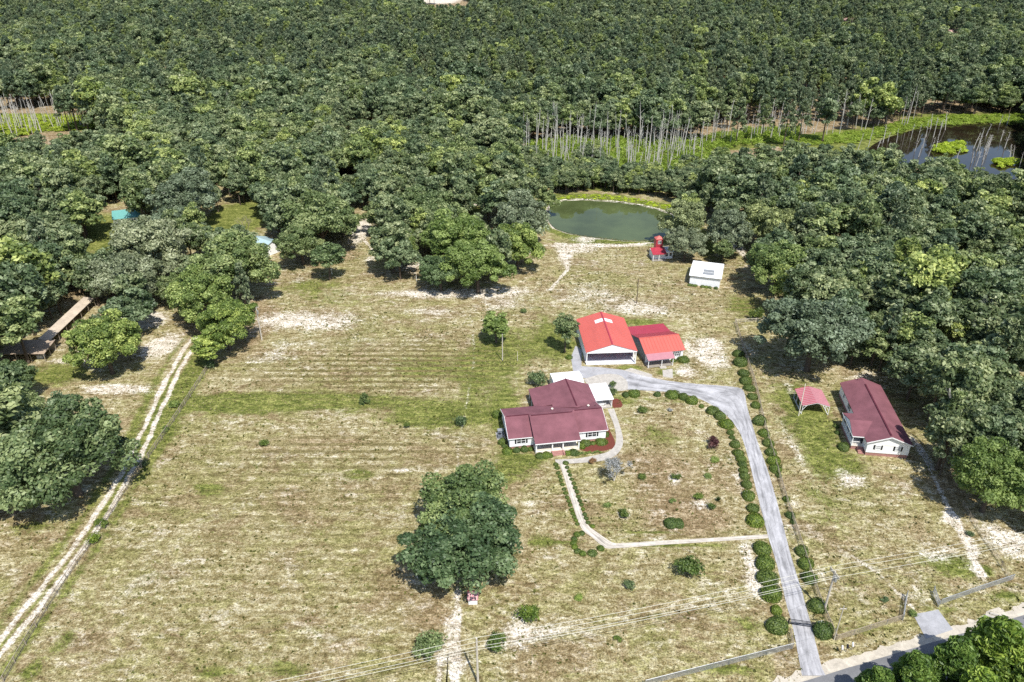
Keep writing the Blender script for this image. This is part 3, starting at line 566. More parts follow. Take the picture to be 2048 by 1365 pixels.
MB().bar((-.38, 4.67, r + .04), (9.98, 4.67, r + .04), .3, .05).build('ridge_cap', M['red'], CF)
MB().box(0, 9.6, .25, .4, 0, 2.55).build('front_wall', M['siding'], CO); MB().box(.0, 9.6, 14.1, 14.25, 0, 2.25).build('rear_wall', M['siding'], CO)
for x in (0, 9.45): MB().add([(x, .4, 0), (x, 14.1, 0), (x, 14.1, 2.25), (x, 9.6, 2.6), (x, 4.67, 4.3), (x, .4, 2.65)] + [(x + .15, .4, 0), (x + .15, 14.1, 0), (x + .15, 14.1, 2.25), (x + .15, 9.6, 2.6), (x + .15, 4.67, 4.3), (x + .15, .4, 2.65)], [(5,4,3,2,1,0),(6,7,8,9,10,11)] + [(i, (i + 1) % 6, (i + 1) % 6 + 6, i + 6) for i in range(6)]).build('side_wall', M['grey_box_shade' if x == 0 else 'siding'], CO)  # left wall coloured dark grey to paint in its shade, right wall stays white
MB().slab([(-.45, -2.6, 2.25), (6.3, -2.6, 2.25), (6.6, -.02, 2.6), (-.2, -.02, 2.6)], .08).build('porch_roof', M['pinkroof'], CO)
MB().box(-.3, 6.2, -2.3, .24, 0, .18).build('porch_floor', M['walk'], CO); posts(CO, [(-.2, -2.3), (3.2, -2.3), (6.0, -2.3)], .0, 2.2, .13); posts(CO, [(-.02, .15)], 0, 2.6, .18)
window(CO, 'F', .25, 8.0, 1.6, 1.0, 1.1, 2, 2, .28); window(CO, 'F', .25, 2.0, 1.5, 1.3, 1.1, 2, 2, 0, 'curtain'); door(CO, 'F', .25, 4.6, .18)
MB().box(2.6, 4.2, -3.3, -2.32, 0, .16).build('step', M['drive2'], CO)

# --- white shed by the pond
SH = thing('white_metal_shed', (52.2, 205.0, 0), -17.5, 'low white metal shed with pale patched roof below the pond', 'shed')
sb = MB(); sb.slab([(-.3, -.3, 3.0), (8.9, -.3, 3.0), (8.9, 5.2, 3.55), (-.3, 5.2, 3.55)], .1); sb.slab([(-.3, 5.2, 3.55), (8.9, 5.2, 3.55), (8.9, 11.3, 3.0), (-.3, 11.3, 3.0)], .1); SR = sb.build('roof', M['whitemetal'], SH)
ribs(SR, (-.3, -.3, 3.0), (8.9, -.3, 3.0), (8.9, 5.2, 3.55), (-.3, 5.2, 3.55), 9, M['whitemetal'], .04); 
for k in range(2): MB().slab([(3.4 + .1 * k, 1.2 + 1.7 * k, 3.25 + .17 * k), (6.6, 1.2 + 1.7 * k, 3.25 + .17 * k), (6.6, 2.6 + 1.7 * k, 3.39 + .17 * k), (3.4 + .1 * k, 2.6 + 1.7 * k, 3.39 + .17 * k)], .03).build('roof_patch', M['galv'], SR)
MB().box(0, 8.6, 0, .12, 0, 2.95).build('front_wall', M['whitemetal'], SH); MB().box(0, 8.6, 10.9, 11.0, 0, 2.95).build('back_wall', M['whitemetal'], SH); MB().box(0, .12, .12, 10.9, 0, 3.0).build('left_wall', M['whitemetal'], SH); MB().box(8.48, 8.6, .12, 10.9, 0, 3.0).build('right_wall', M['whitemetal'], SH)
MB().box(-.34, 8.94, -.36, -.31, 2.82, 3.02).build('gutter', M['galv'], SR)

# --- red pondside hut with its tower
pp = G(1306, 521); HU = thing('pond_hut', pp, 8, 'small white pondside hut with crimson roof and tall red tower under a tree', 'hut')
MB().box(0, 6.5, .6, 4.2, 0, 2.3).build('wall', M['siding'], HU)
MB().slab([(-.5, -1.0, 2.3), (4.0, -1.0, 2.3), (4.0, 2.4, 3.3), (-.5, 2.4, 3.3)], .1).build('porch_roof', M['red_d'], HU); MB().slab([(4.0, .3, 2.35), (6.8, .3, 2.35), (6.8, 4.4, 2.6), (4.0, 4.4, 2.6)], .1).build('side_roof', M['whitemetal'], HU)
posts(HU, [(-.3, -.8), (1.6, -.8)], 0, 2.3, .16); MB().box(-.5, 4.0, -1.0, .58, 0, .15).build('porch_floor', M['walk'], HU)
MB().box(1.35, 3.6, 2.5, 4.6, 2.25, 5.9).build('tower_wall', M['red_d'], HU); TW = MB().add([(1.25, 2.4, 5.9), (3.7, 2.4, 5.9), (3.7, 4.7, 5.9), (1.25, 4.7, 5.9), (2.5, 3.55, 6.8)], [(3,2,1,0),(0,1,4),(1,2,4),(2,3,4),(3,0,4)]).build('tower_roof', M['red'], HU)
window(HU, 'F', 2.5, 2.5, 4.9, .9, .9, 2, 1); window(HU, 'F', .6, 4.5, 1.4, .9, 1.0); window(HU, 'F', .6, 5.8, 1.4, .7, 1.0)

# --- right house
RH = thing('gable_end_house', (71.0, 123.4, 0), -7.5, 'long white house with maroon roof, brick skirting and railed side porch at the wood edge', 'house')
e, r = 3.35, 5.05
MB().box(.05, 8.05, .1, 21.9, 0, .78).build('skirting', M['brick'], RH)
MB().add([(0, 0, .78), (8.1, 0, .78), (8.1, 0, e - .12), (4.05, 0, r - .18), (0, 0, e - .12)] + [(0, .15, .78), (8.1, .15, .78), (8.1, .15, e - .12), (4.05, .15, r - .18), (0, .15, e - .12)], [(0,1,2,3,4),(9,8,7,6,5)] + [(i, i + 5, (i + 1) % 5 + 5, (i + 1) % 5) for i in range(5)]).build('front_gable_wall', M['siding'], RH)
MB().add([(0, 21.85, .78), (8.1, 21.85, .78), (8.1, 21.85, e - .12), (4.05, 21.85, r - .18), (0, 21.85, e - .12)] + [(0, 22, .78), (8.1, 22, .78), (8.1, 22, e - .12), (4.05, 22, r - .18), (0, 22, e - .12)], [(0,1,2,3,4),(9,8,7,6,5)] + [(i, i + 5, (i + 1) % 5 + 5, (i + 1) % 5) for i in range(5)]).build('rear_gable_wall', M['siding'], RH)
MB().box(0, .15, .15, 21.85, .78, e - .1).build('left_wall', M['siding'], RH); MB().box(7.95, 8.1, .15, 21.85, .78, e - .1).build('right_wall', M['siding'], RH)
rb_ = MB(); rb_.slab([(-.35, -.4, e), (4.05, -.4, r), (4.05, 22.2, r), (-.35, 22.2, e)], .13); rb_.slab([(4.05, -.4, r), (8.45, -.4, e), (8.45, 22.2, e), (4.05, 22.2, r)], .13); RR = rb_.build('roof', M['maroon'], RH)
MB().bar((4.05, .2, r + .05), (4.05, 19.4, r + .05), .3, .09).build('ridge_vent', M['maroon_d'], RR)
MB().bar((-.35, -.45, e - .05), (4.05, -.45, r - .05), .06, .2).bar((4.05, -.45, r - .05), (8.45, -.45, e - .05), .06, .2).build('bargeboard', M['white'], RR)
pg = MB(); pg.slab([(-2.6, 1.6, e - .05), (-2.3, 6.0, 4.35), (3.0, 6.0, 4.35), (.2, 1.6, e - .02)], .12); pg.slab([(-2.3, 6.0, 4.35), (-2.6, 10.0, e - .05), (.2, 10.0, e - .02), (3.0, 6.0, 4.35)], .12); PG = pg.build('porch_roof', M['maroon'], RH)
MB().bar((-2.6, 1.6, e - .12), (-2.6, 10.0, e - .12), .06, .2).bar((-2.6, 1.56, e - .12), (.1, 1.56, e - .12), .06, .18).build('fascia', M['white'], PG)
MB().add([(-2.45, 2.0, 3.1), (-2.45, 9.7, 3.1), (-2.25, 6.0, 4.2), (-2.35, 2.0, 3.1), (-2.35, 9.7, 3.1), (-2.15, 6.0, 4.2)], [(0,2,1),(3,4,5),(0,1,4,3),(1,2,5,4),(2,0,3,5)]).build('porch_gable', M['siding'], RH)
MB().box(-2.3, -.02, 1.9, 9.6, .0, .8).build('porch_base', M['brick'], RH); MB().box(-2.4, -.02, 1.8, 9.7, .8, .9).build('porch_floor', M['cream'], RH)
posts(RH, [(-2.3, 1.9), (-2.3, 4.4), (-2.3, 7.0), (-2.3, 9.6)], .9, 3.22, .15); railing(RH, (-2.3, 2.0), (-2.3, 9.5), .9); railing(RH, (-2.2, 1.9), (-.9, 1.9), .9)
for k in range(4): MB().box(-1.2, -.1, .3 + .38 * k, .66 + .38 * k, 0, .2 + .2 * k).build('step', M['brick'], RH)
MB().box(-.06, -.01, 2.6, 9.2, .95, 3.0).build('porch_screen', M['screen'], RH)
for u in (2.1, 5.9): window(RH, 'F', 0, u, 2.15, .85, .95, 1, 2, .3, 'curtain')
window(RH, 'L', 0, 14.2, 2.2, .9, 1.1, 1, 2, 0.3); window(RH, 'L', 0, 18.6, 2.2, .8, .9)
MB().box(3.2, 5.0, -.05, -.005, 2.78, 2.84).build('trim_board', M['cream'], RH)
MB().tube([(3.0, 21.6, 3.5), (3.0, 21.6, 6.9)], .05, 5).build('antenna_mast', M['black'], RH)

# --- carport
CT = thing('red_carport', (62.9, 137.9, 0), -4, 'small open carport with ribbed pink-red metal roof and white frame', 'carport')
ct = MB(); e, r, D = 2.25, 3.1, 6.6
ct.slab([(0, 0, e), (2.95, 0, r), (2.95, D, r), (0, D, e)], .06); ct.slab([(2.95, 0, r), (5.9, 0, e), (5.9, D, e), (2.95, D, r)], .06); CTR = ct.build('roof', M['pinkroof'], CT)
ribs(CTR, (0, .05, e), (0, D - .05, e), (2.9, D - .05, r), (2.9, .05, r), 10, M['pinkred'], .07, .12); ribs(CTR, (5.9, .05, e), (5.9, D - .05, e), (3.0, D - .05, r), (3.0, .05, r), 10, M['pinkroof'], .05, .07)
for y in (.05, 2.2, 4.4, 6.5):
    MB().bar((.12, y, 0), (.12, y, e - .08), .09).bar((5.78, y, 0), (5.78, y, e - .08), .09).bar((.12, y, e - .12), (2.95, y, r - .12), .09).bar((2.95, y, r - .12), (5.78, y, e - .12), .09).build('frame', M['white'], CT)
for x in (.12, 5.78): MB().bar((x, .1, .06), (x, 6.45, .06), .1).build('base_rail', M['white'], CT)
MB().bar((5.7, .05, 1.2), (4.9, .05, 2.4), .08).bar((.2, .05, 1.2), (1.0, .05, 2.4), .08).build('brace', M['white'], CT)

# --- long tin sheds at the left
LS = thing('tin_roof_shelter', (-122.8, 160.0, 0), 1.0, 'low dark shelter with rusty tin roof at the left edge', 'shelter')
MB().slab([(-1.5, 0, 2.3), (9.6, 0, 2.3), (9.2, 6.4, 2.7), (-1.5, 6.4, 2.7)], .08).build('roof', M['rustroof'], LS)
posts(LS, [(-1, .2), (2.5, .2), (6, .2), (9.3, .2), (9.0, 3.2)], 0, 2.25, .12, 'wood'); MB().box(-1.4, 9.0, 6.0, 6.1, 0, 2.6).build('back_wall', M['wood'], LS); MB().box(6.5, 7.8, 1.6, 3.0, 0, .9).build('drum', M['curtain'], LS)
L2 = thing('tin_roof_walkway', (-117.2, 167.0, 0), 1.0, 'long narrow tin roof on posts running back from the rusty shelter', 'covered walk')
MB().slab([(-.9, -.2, 2.75), (1.9, -.2, 2.3), (1.9, 24, 2.3), (-.9, 24, 2.75)], .07).build('roof', M['tanroof'], L2)
posts(L2, [(1.75, y) for y in (0, 4, 8, 12, 16, 20, 23.8)] + [(-.8, y) for y in (0, 6, 12, 18, 23.8)], 0, 2.3, .1, 'wood')
LR = MB(); LR.slab([(-.9, 0, .0), (-.4, 0, 0), (-.4, 1, 0), (-.9, 1, 0)], .01)

# --- roofs among the trees
def wood_house(name, px, wd, dp, deg, roofm, label, ze=2.6, zr=4.2, cat='house', wall='siding'):
    o = thing(name, G(*px), deg, label, cat); b = MB()
    b.slab([(-wd/2 - .3, -dp/2 - .3, ze), (wd/2 + .3, -dp/2 - .3, ze), (wd/2 + .3, 0, zr), (-wd/2 - .3, 0, zr)], .1); b.slab([(-wd/2 - .3, 0, zr), (wd/2 + .3, 0, zr), (wd/2 + .3, dp/2 + .3, ze), (-wd/2 - .3, dp/2 + .3, ze)], .1); b.build('roof', M[roofm], o)
    w_ = MB(); w_.box(-wd/2, wd/2, -dp/2, -dp/2 + .15, 0, ze); w_.box(-wd/2, wd/2, dp/2 - .15, dp/2, 0, ze)
    for x in (-wd/2, wd/2 - .15): w_.add([(x, -dp/2 + .15, 0), (x, dp/2 - .15, 0), (x, dp/2 - .15, ze), (x, 0, zr - .15), (x, -dp/2 + .15, ze)] + [(x + .15, -dp/2 + .15, 0), (x + .15, dp/2 - .15, 0), (x + .15, dp/2 - .15, ze), (x + .15, 0, zr - .15), (x + .15, -dp/2 + .15, ze)], [(4,3,2,1,0),(5,6,7,8,9)] + [(i, (i + 1) % 5, (i + 1) % 5 + 5, i + 5) for i in range(5)])
    w_.build('wall', M[wall], o); window(o, 'F', -dp/2, -wd/4, 1.5, 1, 1.1, 2, 2); window(o, 'F', -dp/2, wd/4, 1.5, 1, 1.1, 2, 2); return o
wood_house('teal_roof_barn', (258, 444), 8.5, 8, 20, 'teal', 'teal green roofed barn behind the left lawn', 2.8, 4.6, 'barn')
wood_house('blue_roof_house', (528, 503), 9, 9, -35, 'tealpale', 'pale blue roofed house half hidden by trees left of the clearing', 2.6, 4.4)
for i, (x, y, lab) in enumerate([(1646, 50, 'far house with pale pink roof, leftmost of three in the pine woods'), (1697, 48, 'far house with pale roof, middle of three in the pine woods'), (1906, 70, 'far house with pink roof near the upper right corner')]):
    wood_house('far_house', (x, y), 16, 11, 10 * i - 8, 'farroof', lab, 3.0, 5.5)
# --- well house under the oak
wp = G(946, 1204); WH = thing('well_house', wp, 2, 'tiny well house with pink and red tin roof at the big tree foot', 'well house')
MB().box(-.7, .7, -.6, .8, 0, 1.25).build('wall', M['white'], WH); MB().slab([(-.85, -.8, 1.2), (.85, -.8, 1.2), (.85, .5, 1.75), (-.85, .5, 1.75)], .05).build('front_roof', M['pinkroof'], WH); MB().slab([(-.85, .5, 1.75), (.85, .5, 1.75), (.85, 1.0, 1.5), (-.85, 1.0, 1.5)], .05).build('rear_roof', M['red_d'], WH)
for k in range(4): MB().bar((-.6 + .4 * k, -.8, 1.225), (-.6 + .4 * k, .5, 1.775), .05, .04).build('rib', M['cream'], WH)

# ---------------------------------------------------------------- plants
def quads_mesh(name, P, N, W, L, rs, m, jit=None, extra=None, lvs=None):
    """many small leaf faces: centres P, normals N, half width W, half length L"""
    n = len(P); N = N / np.maximum(1e-6, np.linalg.norm(N, axis=1, keepdims=True))
    A = rs.normal(size=(n, 3)) if jit is None else jit
    U = np.cross(N, A); U /= np.maximum(1e-6, np.linalg.norm(U, axis=1, keepdims=True)); V = np.cross(N, U)
    W = np.broadcast_to(W, (n,))[:, None]; L = np.broadcast_to(L, (n,))[:, None]
    co = np.stack([P - V * L, P + U * W, P + V * L, P - U * W], 1).reshape(-1, 3)
    nv = len(co); F = np.arange(nv).reshape(-1, 4); lv = np.repeat(rs.random(n) if lvs is None else lvs, 4)
    ev, ef = (extra.v, extra.f) if extra else ([], [])
    if ev: co = np.concatenate([co, np.array(ev)]); lv = np.concatenate([lv, np.full(len(ev), .1)])
    me = bpy.data.meshes.new(name)
    loops = list(F.ravel()) + [i + nv for f in ef for i in f]; starts = list(range(0, nv, 4)); k = nv
    for f in ef: starts.append(k); k += len(f)
    me.vertices.add(len(co)); me.vertices.foreach_set('co', co.ravel().astype(np.float32))
    me.loops.add(len(loops)); me.loops.foreach_set('vertex_index', np.array(loops, np.int32))
    me.polygons.add(len(starts)); me.polygons.foreach_set('loop_start', np.array(starts, np.int32)); me.update(calc_edges=True)
    a = me.attributes.new('lv', 'FLOAT', 'POINT'); a.data.foreach_set('value', lv.astype(np.float32))
    me.materials.append(m); return me
def unit(rs, n):
    d = rs.normal(size=(n, 3)); return d / np.linalg.norm(d, axis=1, keepdims=True)
def crown_mesh(name, seed, rx, z0, z1, clumps, cr, per, leaf, m, shape=1.0, low=-0.45):
    rs = np.random.default_rng(seed); d = unit(rs, clumps * 3); d = d[d[:, 2] > low][:clumps]; k = len(d)
    ph = rs.random(6) * 6.28; az = np.arctan2(d[:, 1], d[:, 0])
    lob = 1 + .16 * np.sin(2 * az + ph[0]) + .12 * np.sin(3 * az + ph[1] + 2 * d[:, 2]) + .10 * np.sin(5 * az + ph[2]) + .08 * np.sin(6 * d[:, 2] + ph[3])
    f = (rs.random(k) ** .45) * lob * (1 - cr / rx * .55); zc = (z0 + z1) / 2; rz = (z1 - z0) / 2
    cz = np.sign(d[:, 2]) * np.abs(d[:, 2]) ** shape
    P0 = np.stack([d[:, 0] * rx * f, d[:, 1] * rx * f, zc + cz * (rz - cr * .5) * np.minimum(1.1, f + .12)], 1)
    R = cr * (.65 + .7 * rs.random(k)); idx = np.repeat(np.arange(k), per); n = len(idx)
    u = unit(rs, n); u[:, 2] = np.where(rs.random(n) < .6, np.abs(u[:, 2]), u[:, 2])
    P = P0[idx] + u * (R[idx] * (.62 + .42 * rs.random(n)))[:, None] * np.array([1, 1, .72])
    N = u * .75 + unit(rs, n) * .75 + np.array([0, 0, .25]); s = leaf * (.6 + .8 * rs.random(n))
    ct = rs.random(k) * .55
    me = quads_mesh(name, P, N, s * .6, s, rs, m, lvs=np.clip(ct[idx] + rs.random(n) * .5, 0, 1))
    return me, P0
def trunk_mesh(name, seed, P0, h0, r, m, limbs=7, top=None):
    rs = random.Random(seed); b = MB(); ztop = top or float(np.percentile(P0[:, 2], 45)); lean = (rs.uniform(-.4, .4), rs.uniform(-.4, .4))
    pts = [(0, 0, -.25), (0, 0, .35), (lean[0] * .3, lean[1] * .3, h0), (lean[0], lean[1], ztop)]
    b.tube(pts, [r * 1.5, r * 1.08, r * .85, r * .4], 7); sel = rs.sample(range(len(P0)), min(limbs, len(P0)))
    for i in sel:
        e = Vector(P0[i]); s = Vector((lean[0] * .5, lean[1] * .5, h0 + (ztop - h0) * rs.uniform(0, .7))); mid = s.lerp(e, .5) + Vector((0, 0, rs.uniform(0, .8)))
        b.tube([s, mid, e], [r * .42, r * .26, r * .07], 5)
    return b.mesh(name, m, True)
def pine_mesh(name, seed, h, rx, m, tufts=120, per=26, base=.48, nl=.42):
    rs = np.random.default_rng(seed); t = rs.random(tufts) ** .85; z = h * (base + (1 - base) * t); prof = np.sin(np.clip((1 - t) * 1.25 + .12, 0, 1.45)) ** .8
    az = rs.random(tufts) * 6.283; rr = rx * prof * (.35 + .65 * rs.random(tufts) ** .5) * (1 + .22 * np.sin(2 * az + rs.random() * 6))
    P0 = np.stack([np.cos(az) * rr, np.sin(az) * rr, z - .12 * rr], 1); R = rx * .23 * (.7 + .6 * rs.random(tufts)); idx = np.repeat(np.arange(tufts), per); n = len(idx)
    u = unit(rs, n); u[:, 2] = np.where(rs.random(n) < .7, np.abs(u[:, 2]), u[:, 2]); P = P0[idx] + u * (R[idx] * (.45 + .5 * rs.random(n)))[:, None]
    s = nl * (.7 + .6 * rs.random(n)); N = np.cross(u, unit(rs, n)) + u * .45
    return quads_mesh(name, P, N, s * .36, s, rs, m, jit=np.cross(N, u) + unit(rs, n) * .25, lvs=np.clip(rs.random(tufts)[idx] * .5 + rs.random(n) * .5, 0, 1)), P0
def pine_trunk(name, seed, P0, h, r, m):
    b = MB(); rs = random.Random(seed); b.tube([(0, 0, -.2), (0, 0, .4), (rs.uniform(-.2, .2), rs.uniform(-.2, .2), h * .5), (0, 0, h * .97)], [r * 1.4, r, r * .7, r * .1], 6)
    for i in rs.sample(range(len(P0)), 10): e = Vector(P0[i]); b.tube([(0, 0, e.z - .4), e], [r * .25, r * .06], 4)
    return b.mesh(name, m, True)

OAK, HARD, PINE = [], [], []
for k in range(4):
    cm, p0 = crown_mesh('oak_crown', 11 + k, 7.0, 1.4, 12.4, 135, 1.38, 260, .23, M['oak']); OAK.append((cm, trunk_mesh('oak_trunk', k, p0, 2.6, .42, M['bark'], 9)))
for k in range(5):
    cm, p0 = crown_mesh('hardwood_crown', 31 + k, (4.3, 3.6, 4.9, 4.1, 4.6)[k], (2.6, 3.6, 1.8, 2.4, 4.2)[k], (12.6, 13.4, 11.4, 12.8, 12.2)[k], (74, 66, 84, 58, 78)[k], (1.05, .95, 1.1, 1.2, .95)[k], 92, .30, M['hard'], (.85, .75, 1.05, .8, .95)[k]); HARD.append((cm, trunk_mesh('hardwood_trunk', 20 + k, p0, 4.0, .24, M['bark'], 6)))
for k in range(5):
    cm, p0 = pine_mesh('pine_crown', 51 + k, (17.5, 18.6, 16.4, 17.8, 17.0)[k], (3.5, 3.0, 4.0, 3.3, 3.7)[k], M['pine'], (84, 70, 92, 78, 64)[k], 32, (.42, .34, .5, .56, .38)[k], .48); PINE.append((cm, pine_trunk('pine_trunk', 40 + k, p0, 17.5, .22, M['bark'])))
NPINE = []
for k in range(2):
    cm, p0 = pine_mesh('near_pine_crown', 71 + k, 15, 4.6, M['nearpine'], 170, 95, .3, .42); NPINE.append((cm, pine_trunk('near_pine_trunk', 60 + k, p0, 15, .26, M['bark'])))
def place_tree(name, meshes, X, Y, sx, sz, rot, label, cat='tree', group=None, mat=None):
    o = thing(name, (X, Y, 0), math.degrees(rot), label, cat, group); o.scale = (sx, sx, sz)
    c = link('crown', meshes[0], o); link('trunk', meshes[1], o)
    if mat: c.material_slots[0].link = 'OBJECT'; c.material_slots[0].material = M[mat]
    return o
HAND = []      # world position and radius of every tree set by hand
def hand(kind, cx, cy, wpx, hw, label, mat=None, name='oak_tree', zc=.55):
    lib, rx, hh = {'oak': (OAK, 7.0, 12.4), 'hard': (HARD, 4.3, 12.6), 'npine': (NPINE, 4.6, 15.0)}[kind]
    wm = wpx * mpp(cx, cy, 5)
    for _ in range(4): h = wm * hw; wm = wpx * mpp(cx, cy, h * zc)
    p = G(cx, cy, h * zc); i = len(HAND); s = wm / (2 * rx) * .94
    HAND.append((p.x, p.y, wm / 2)); return place_tree(name, lib[i % len(lib)], p.x, p.y, s, h / hh, i * 2.4, label, mat=mat)
for a in [
 ('oak',930,1022,222,.74,'dark green pecan tree, rear half of the pair before the ranch house','dark','pecan_tree'),
 ('oak',937,1088,252,.64,'broad dark green pecan tree shading the tiny well house','dark','pecan_tree'),
 ('oak',128,905,262,.75,'huge round dark green oak overhanging the left dirt track','dark'),
 ('oak',5,965,190,.75,'dark oak cut by the left frame edge below the huge oak','dark'),
 ('oak',35,845,150,.8,'oak between the left edge and the huge round oak','oak'),
 ('oak',8,765,110,.9,'smaller oak at the left edge below the tin shelter','oak'),
 ('oak',208,688,150,.85,'round green tree beside the narrow tin roof','oak'),
 ('oak',300,500,185,.75,'pale grey-green oak behind the narrow tin roof','greyleaf'),
 ('oak',250,560,150,.8,'grey-green oak just above the round green tree','greyleaf'),
 ('oak',372,395,140,.8,'pale olive oak right of the teal roofed barn','greyleaf'),
 ('oak',345,448,120,.6,'low olive oak before the teal roofed barn','greyleaf'),
 ('oak',470,530,180,.78,'mid green oak at the upper left corner of the field','oak'),
 ('oak',400,590,150,.8,'mid green oak left of the field edge utility pole','oak'),
 ('oak',450,650,130,.8,'dark oak over the bare red soil by the utility pole','dark'),
 ('hard',262,462,46,.9,'low green tree hiding the walls of the teal roofed barn','oak'),
 ('hard',415,700,70,1.0,'small green tree at the top of the dirt track','oak'),
 ('oak',640,440,160,.8,'large green oak left of the sandy lane','oak'),
 ('oak',600,485,110,.8,'green oak right of the pale blue roof','oak'),
 ('hard',655,520,78,1.0,'small green tree with pale trunk beside the sandy lane','oak'),
 ('oak',775,430,105,.8,'green tree right of the sandy lane','oak'),
 ('oak',850,420,130,.75,'olive green oak behind the middle grove','oak'),
 ('oak',800,490,85,.85,'green oak at the left front of the middle grove','oak'),
 ('oak',915,480,165,.72,'wide yellow-green oak in the middle grove','lime'),
 ('oak',955,530,140,.8,'bright oak at the right front of the middle grove','lime'),
 ('oak',880,545,95,.8,'green oak at the front of the middle grove','oak'),
 ('oak',1045,440,135,.85,'dark grey-green oak left of the pond','greyleaf'),
 ('oak',1035,490,110,.85,'dark green oak before the pond, right end of the grove','oak'),
 ('oak',1368,442,92,1.05,'grey-green oak over the red pond tower','greyleaf'),
 ('oak',1372,486,84,.85,'grey-green oak crowding the right side of the red pond hut','greyleaf'),
 ('oak',1455,462,100,1.0,'grey-green oak above the white metal shed','greyleaf'),
 ('oak',1540,455,110,.9,'grey-green oak right of the white metal shed','greyleaf'),
 ('oak',1555,530,130,.85,'dark oak at the right end of the upper lawn','dark'),
 ('oak',1630,665,205,.80,'big round grey-green oak above the red carport','greyleaf'),
 ('hard',1448,502,52,1.0,'small green tree just right of the pond tower oak','oak'),
 ('oak',1990,955,170,.95,'bright green tree at the right edge casting shade on the grass','lime'),
 ('hard',992,655,68,.95,'small light green tree behind a utility pole above the ranch house','lime','shade_tree'),
 ('hard',1131,668,62,1.25,'dark upright tree against the left wall of the red roof garage','dark','shade_tree'),
]: hand(*a)
for (cx, cy, wpx, lab) in [(1995,1302,142,'tall bright green pine, topmost of those over the road'),(1908,1330,118,'bright green pine over the road, second from the right'),(1828,1352,104,'bright green pine over the road, third from the right'),(1758,1376,88,'bright green pine at the bottom edge, leftmost over the road'),(2062,1360,120,'bright green pine in the lower right corner'),(1950,1400,130,'bright green pine cut by the bottom edge below the road')]:
    hand('npine', cx, cy, wpx, 1.35, lab, None, 'roadside_pine', .62)

# ---- woods: scattered over the ground, kept off everything the photo shows open
OPEN = [
 [(-20,1400),(-20,1040),(110,1040),(235,985),(255,900),(120,770),(60,760),(60,720),(25,712),(22,685),(80,672),(160,596),(185,598),(150,690),(290,700),(300,640),(360,650),(385,690),(420,715),(490,660),(525,610),(560,575),(580,530),(690,545),(690,480),(712,436),(742,436),(745,485),(765,555),(840,565),(1030,578),(1062,540),(1112,490),(1098,398),(1200,386),(1345,404),(1362,440),(1318,480),(1300,525),(1372,530),(1395,450),(1425,450),(1412,512),(1440,530),(1480,480),(1500,485),(1480,560),(1545,600),(1550,650),(1600,750),(1725,735),(1775,762),(1830,840),(1880,920),(1840,985),(1935,1060),(2070,1030),(2070,1400)],
 [(165,432),(262,412),(278,440),(240,470),(180,495)],[(440,418),(515,412),(522,450),(470,462)],[(488,468),(548,462),(550,505),(505,500)],
 [(1045,292),(1110,280),(1300,285),(1405,290),(1400,350),(1330,372),(1240,375),(1130,360),(1050,345)],
 [(1600,277),(1740,262),(1820,240),(1900,232),(2060,230),(2060,345),(2000,338),(1940,335),(1900,308),(1850,306),(1810,296),(1700,292)],
 [(-20,224),(110,222),(215,236),(205,254),(100,264),(-20,272)],[(1400,264),(1500,252),(1700,246),(1700,268),(1520,284),(1410,294)],
 [(845,-6),(935,-6),(935,7),(850,8)],[(1637,38),(1655,38),(1655,46),(1637,46)],[(1688,38),(1706,38),(1706,44),(1688,44)],[(1894,58),(1916,58),(1916,66),(1894,66)],
 [(940,402),(985,400),(985,424),(945,424)]]
THICKET = [(1030,384),(1100,392),(1200,383),(1290,392),(1362,408),(1430,400),(1430,360),(1370,352),(1330,372),(1290,358),(1240,370),(1215,350),(1195,322),(1165,318),(1140,345),(1110,352),(1090,335),(1040,330)]
LOW = [(1045,292),(1400,285),(1420,392),(1350,402),(1200,384),(1090,396),(1030,380)]       # only young growth between pond and marsh
def clear_of(X, Y, h, rc):
    bad = np.zeros(X.shape, bool); px, py = PX(X, Y, 0 * X)
    for P in OPEN:
        for (dx, z) in ((0, 0), (0, 1.0), (-.85, .62), (.85, .62), (0, .8), (0, .45), (-.5, .9), (.5, .9)):
            bad |= inpoly(*PX(X + dx * rc, Y, z * h), P)
    for (hx, hy, hr) in HAND: bad |= np.hypot(X - hx, Y - hy) < hr * .78 + rc * .35
    return ~bad
rs = np.random.default_rng(5); pts = []
y = 95.0
while y < 1110:
    st_ = 6.3 if y < 330 else 6.2 + (y - 330) / 780 * 1.8
    hw = y * .70 + 45 if y > 130 else 125
    xs_ = np.arange(-hw, hw, st_) + rs.uniform(-.8, .8, len(np.arange(-hw, hw, st_))) * st_
    pts.append(np.stack([xs_, y + rs.uniform(-.85, .85, len(xs_)) * st_], 1)); y += st_ * .92
Q = np.concatenate(pts); X, Y = Q[:, 0], Q[:, 1]; n = len(X)
W_ = [G(*p) for p in THICKET]; tx = rs.uniform(min(p.x for p in W_), max(p.x for p in W_), 1500); ty = rs.uniform(min(p.y for p in W_), max(p.y for p in W_), 1500)
tm = np.where(inpoly(tx, ty, [(p.x, p.y) for p in W_]))[0][:300]; Q = np.concatenate([Q, np.stack([tx[tm], ty[tm]], 1)]); X, Y = Q[:, 0], Q[:, 1]
thick = np.arange(len(X)) >= len(X) - len(tm)
px, py = PX(X, Y, 0 * X + 8)
vis = (px > -160) & (px < 2210) & (py > -40)
Q = Q[vis]; thick = thick[vis]; X, Y = Q[:, 0], Q[:, 1]; n = len(X)
wob = 45 * np.sin(X / 70) + 30 * np.sin(X / 33 + 2); spec = np.sin(X / 41 + 1.3 * np.sin(Y / 57)) * np.sin(Y / 49 + 1.1 * np.sin(X / 63 + 2)); gap = np.sin(X / 19 + 2 * np.sin(Y / 31)) * np.sin(Y / 23 + 2 * np.sin(X / 37))
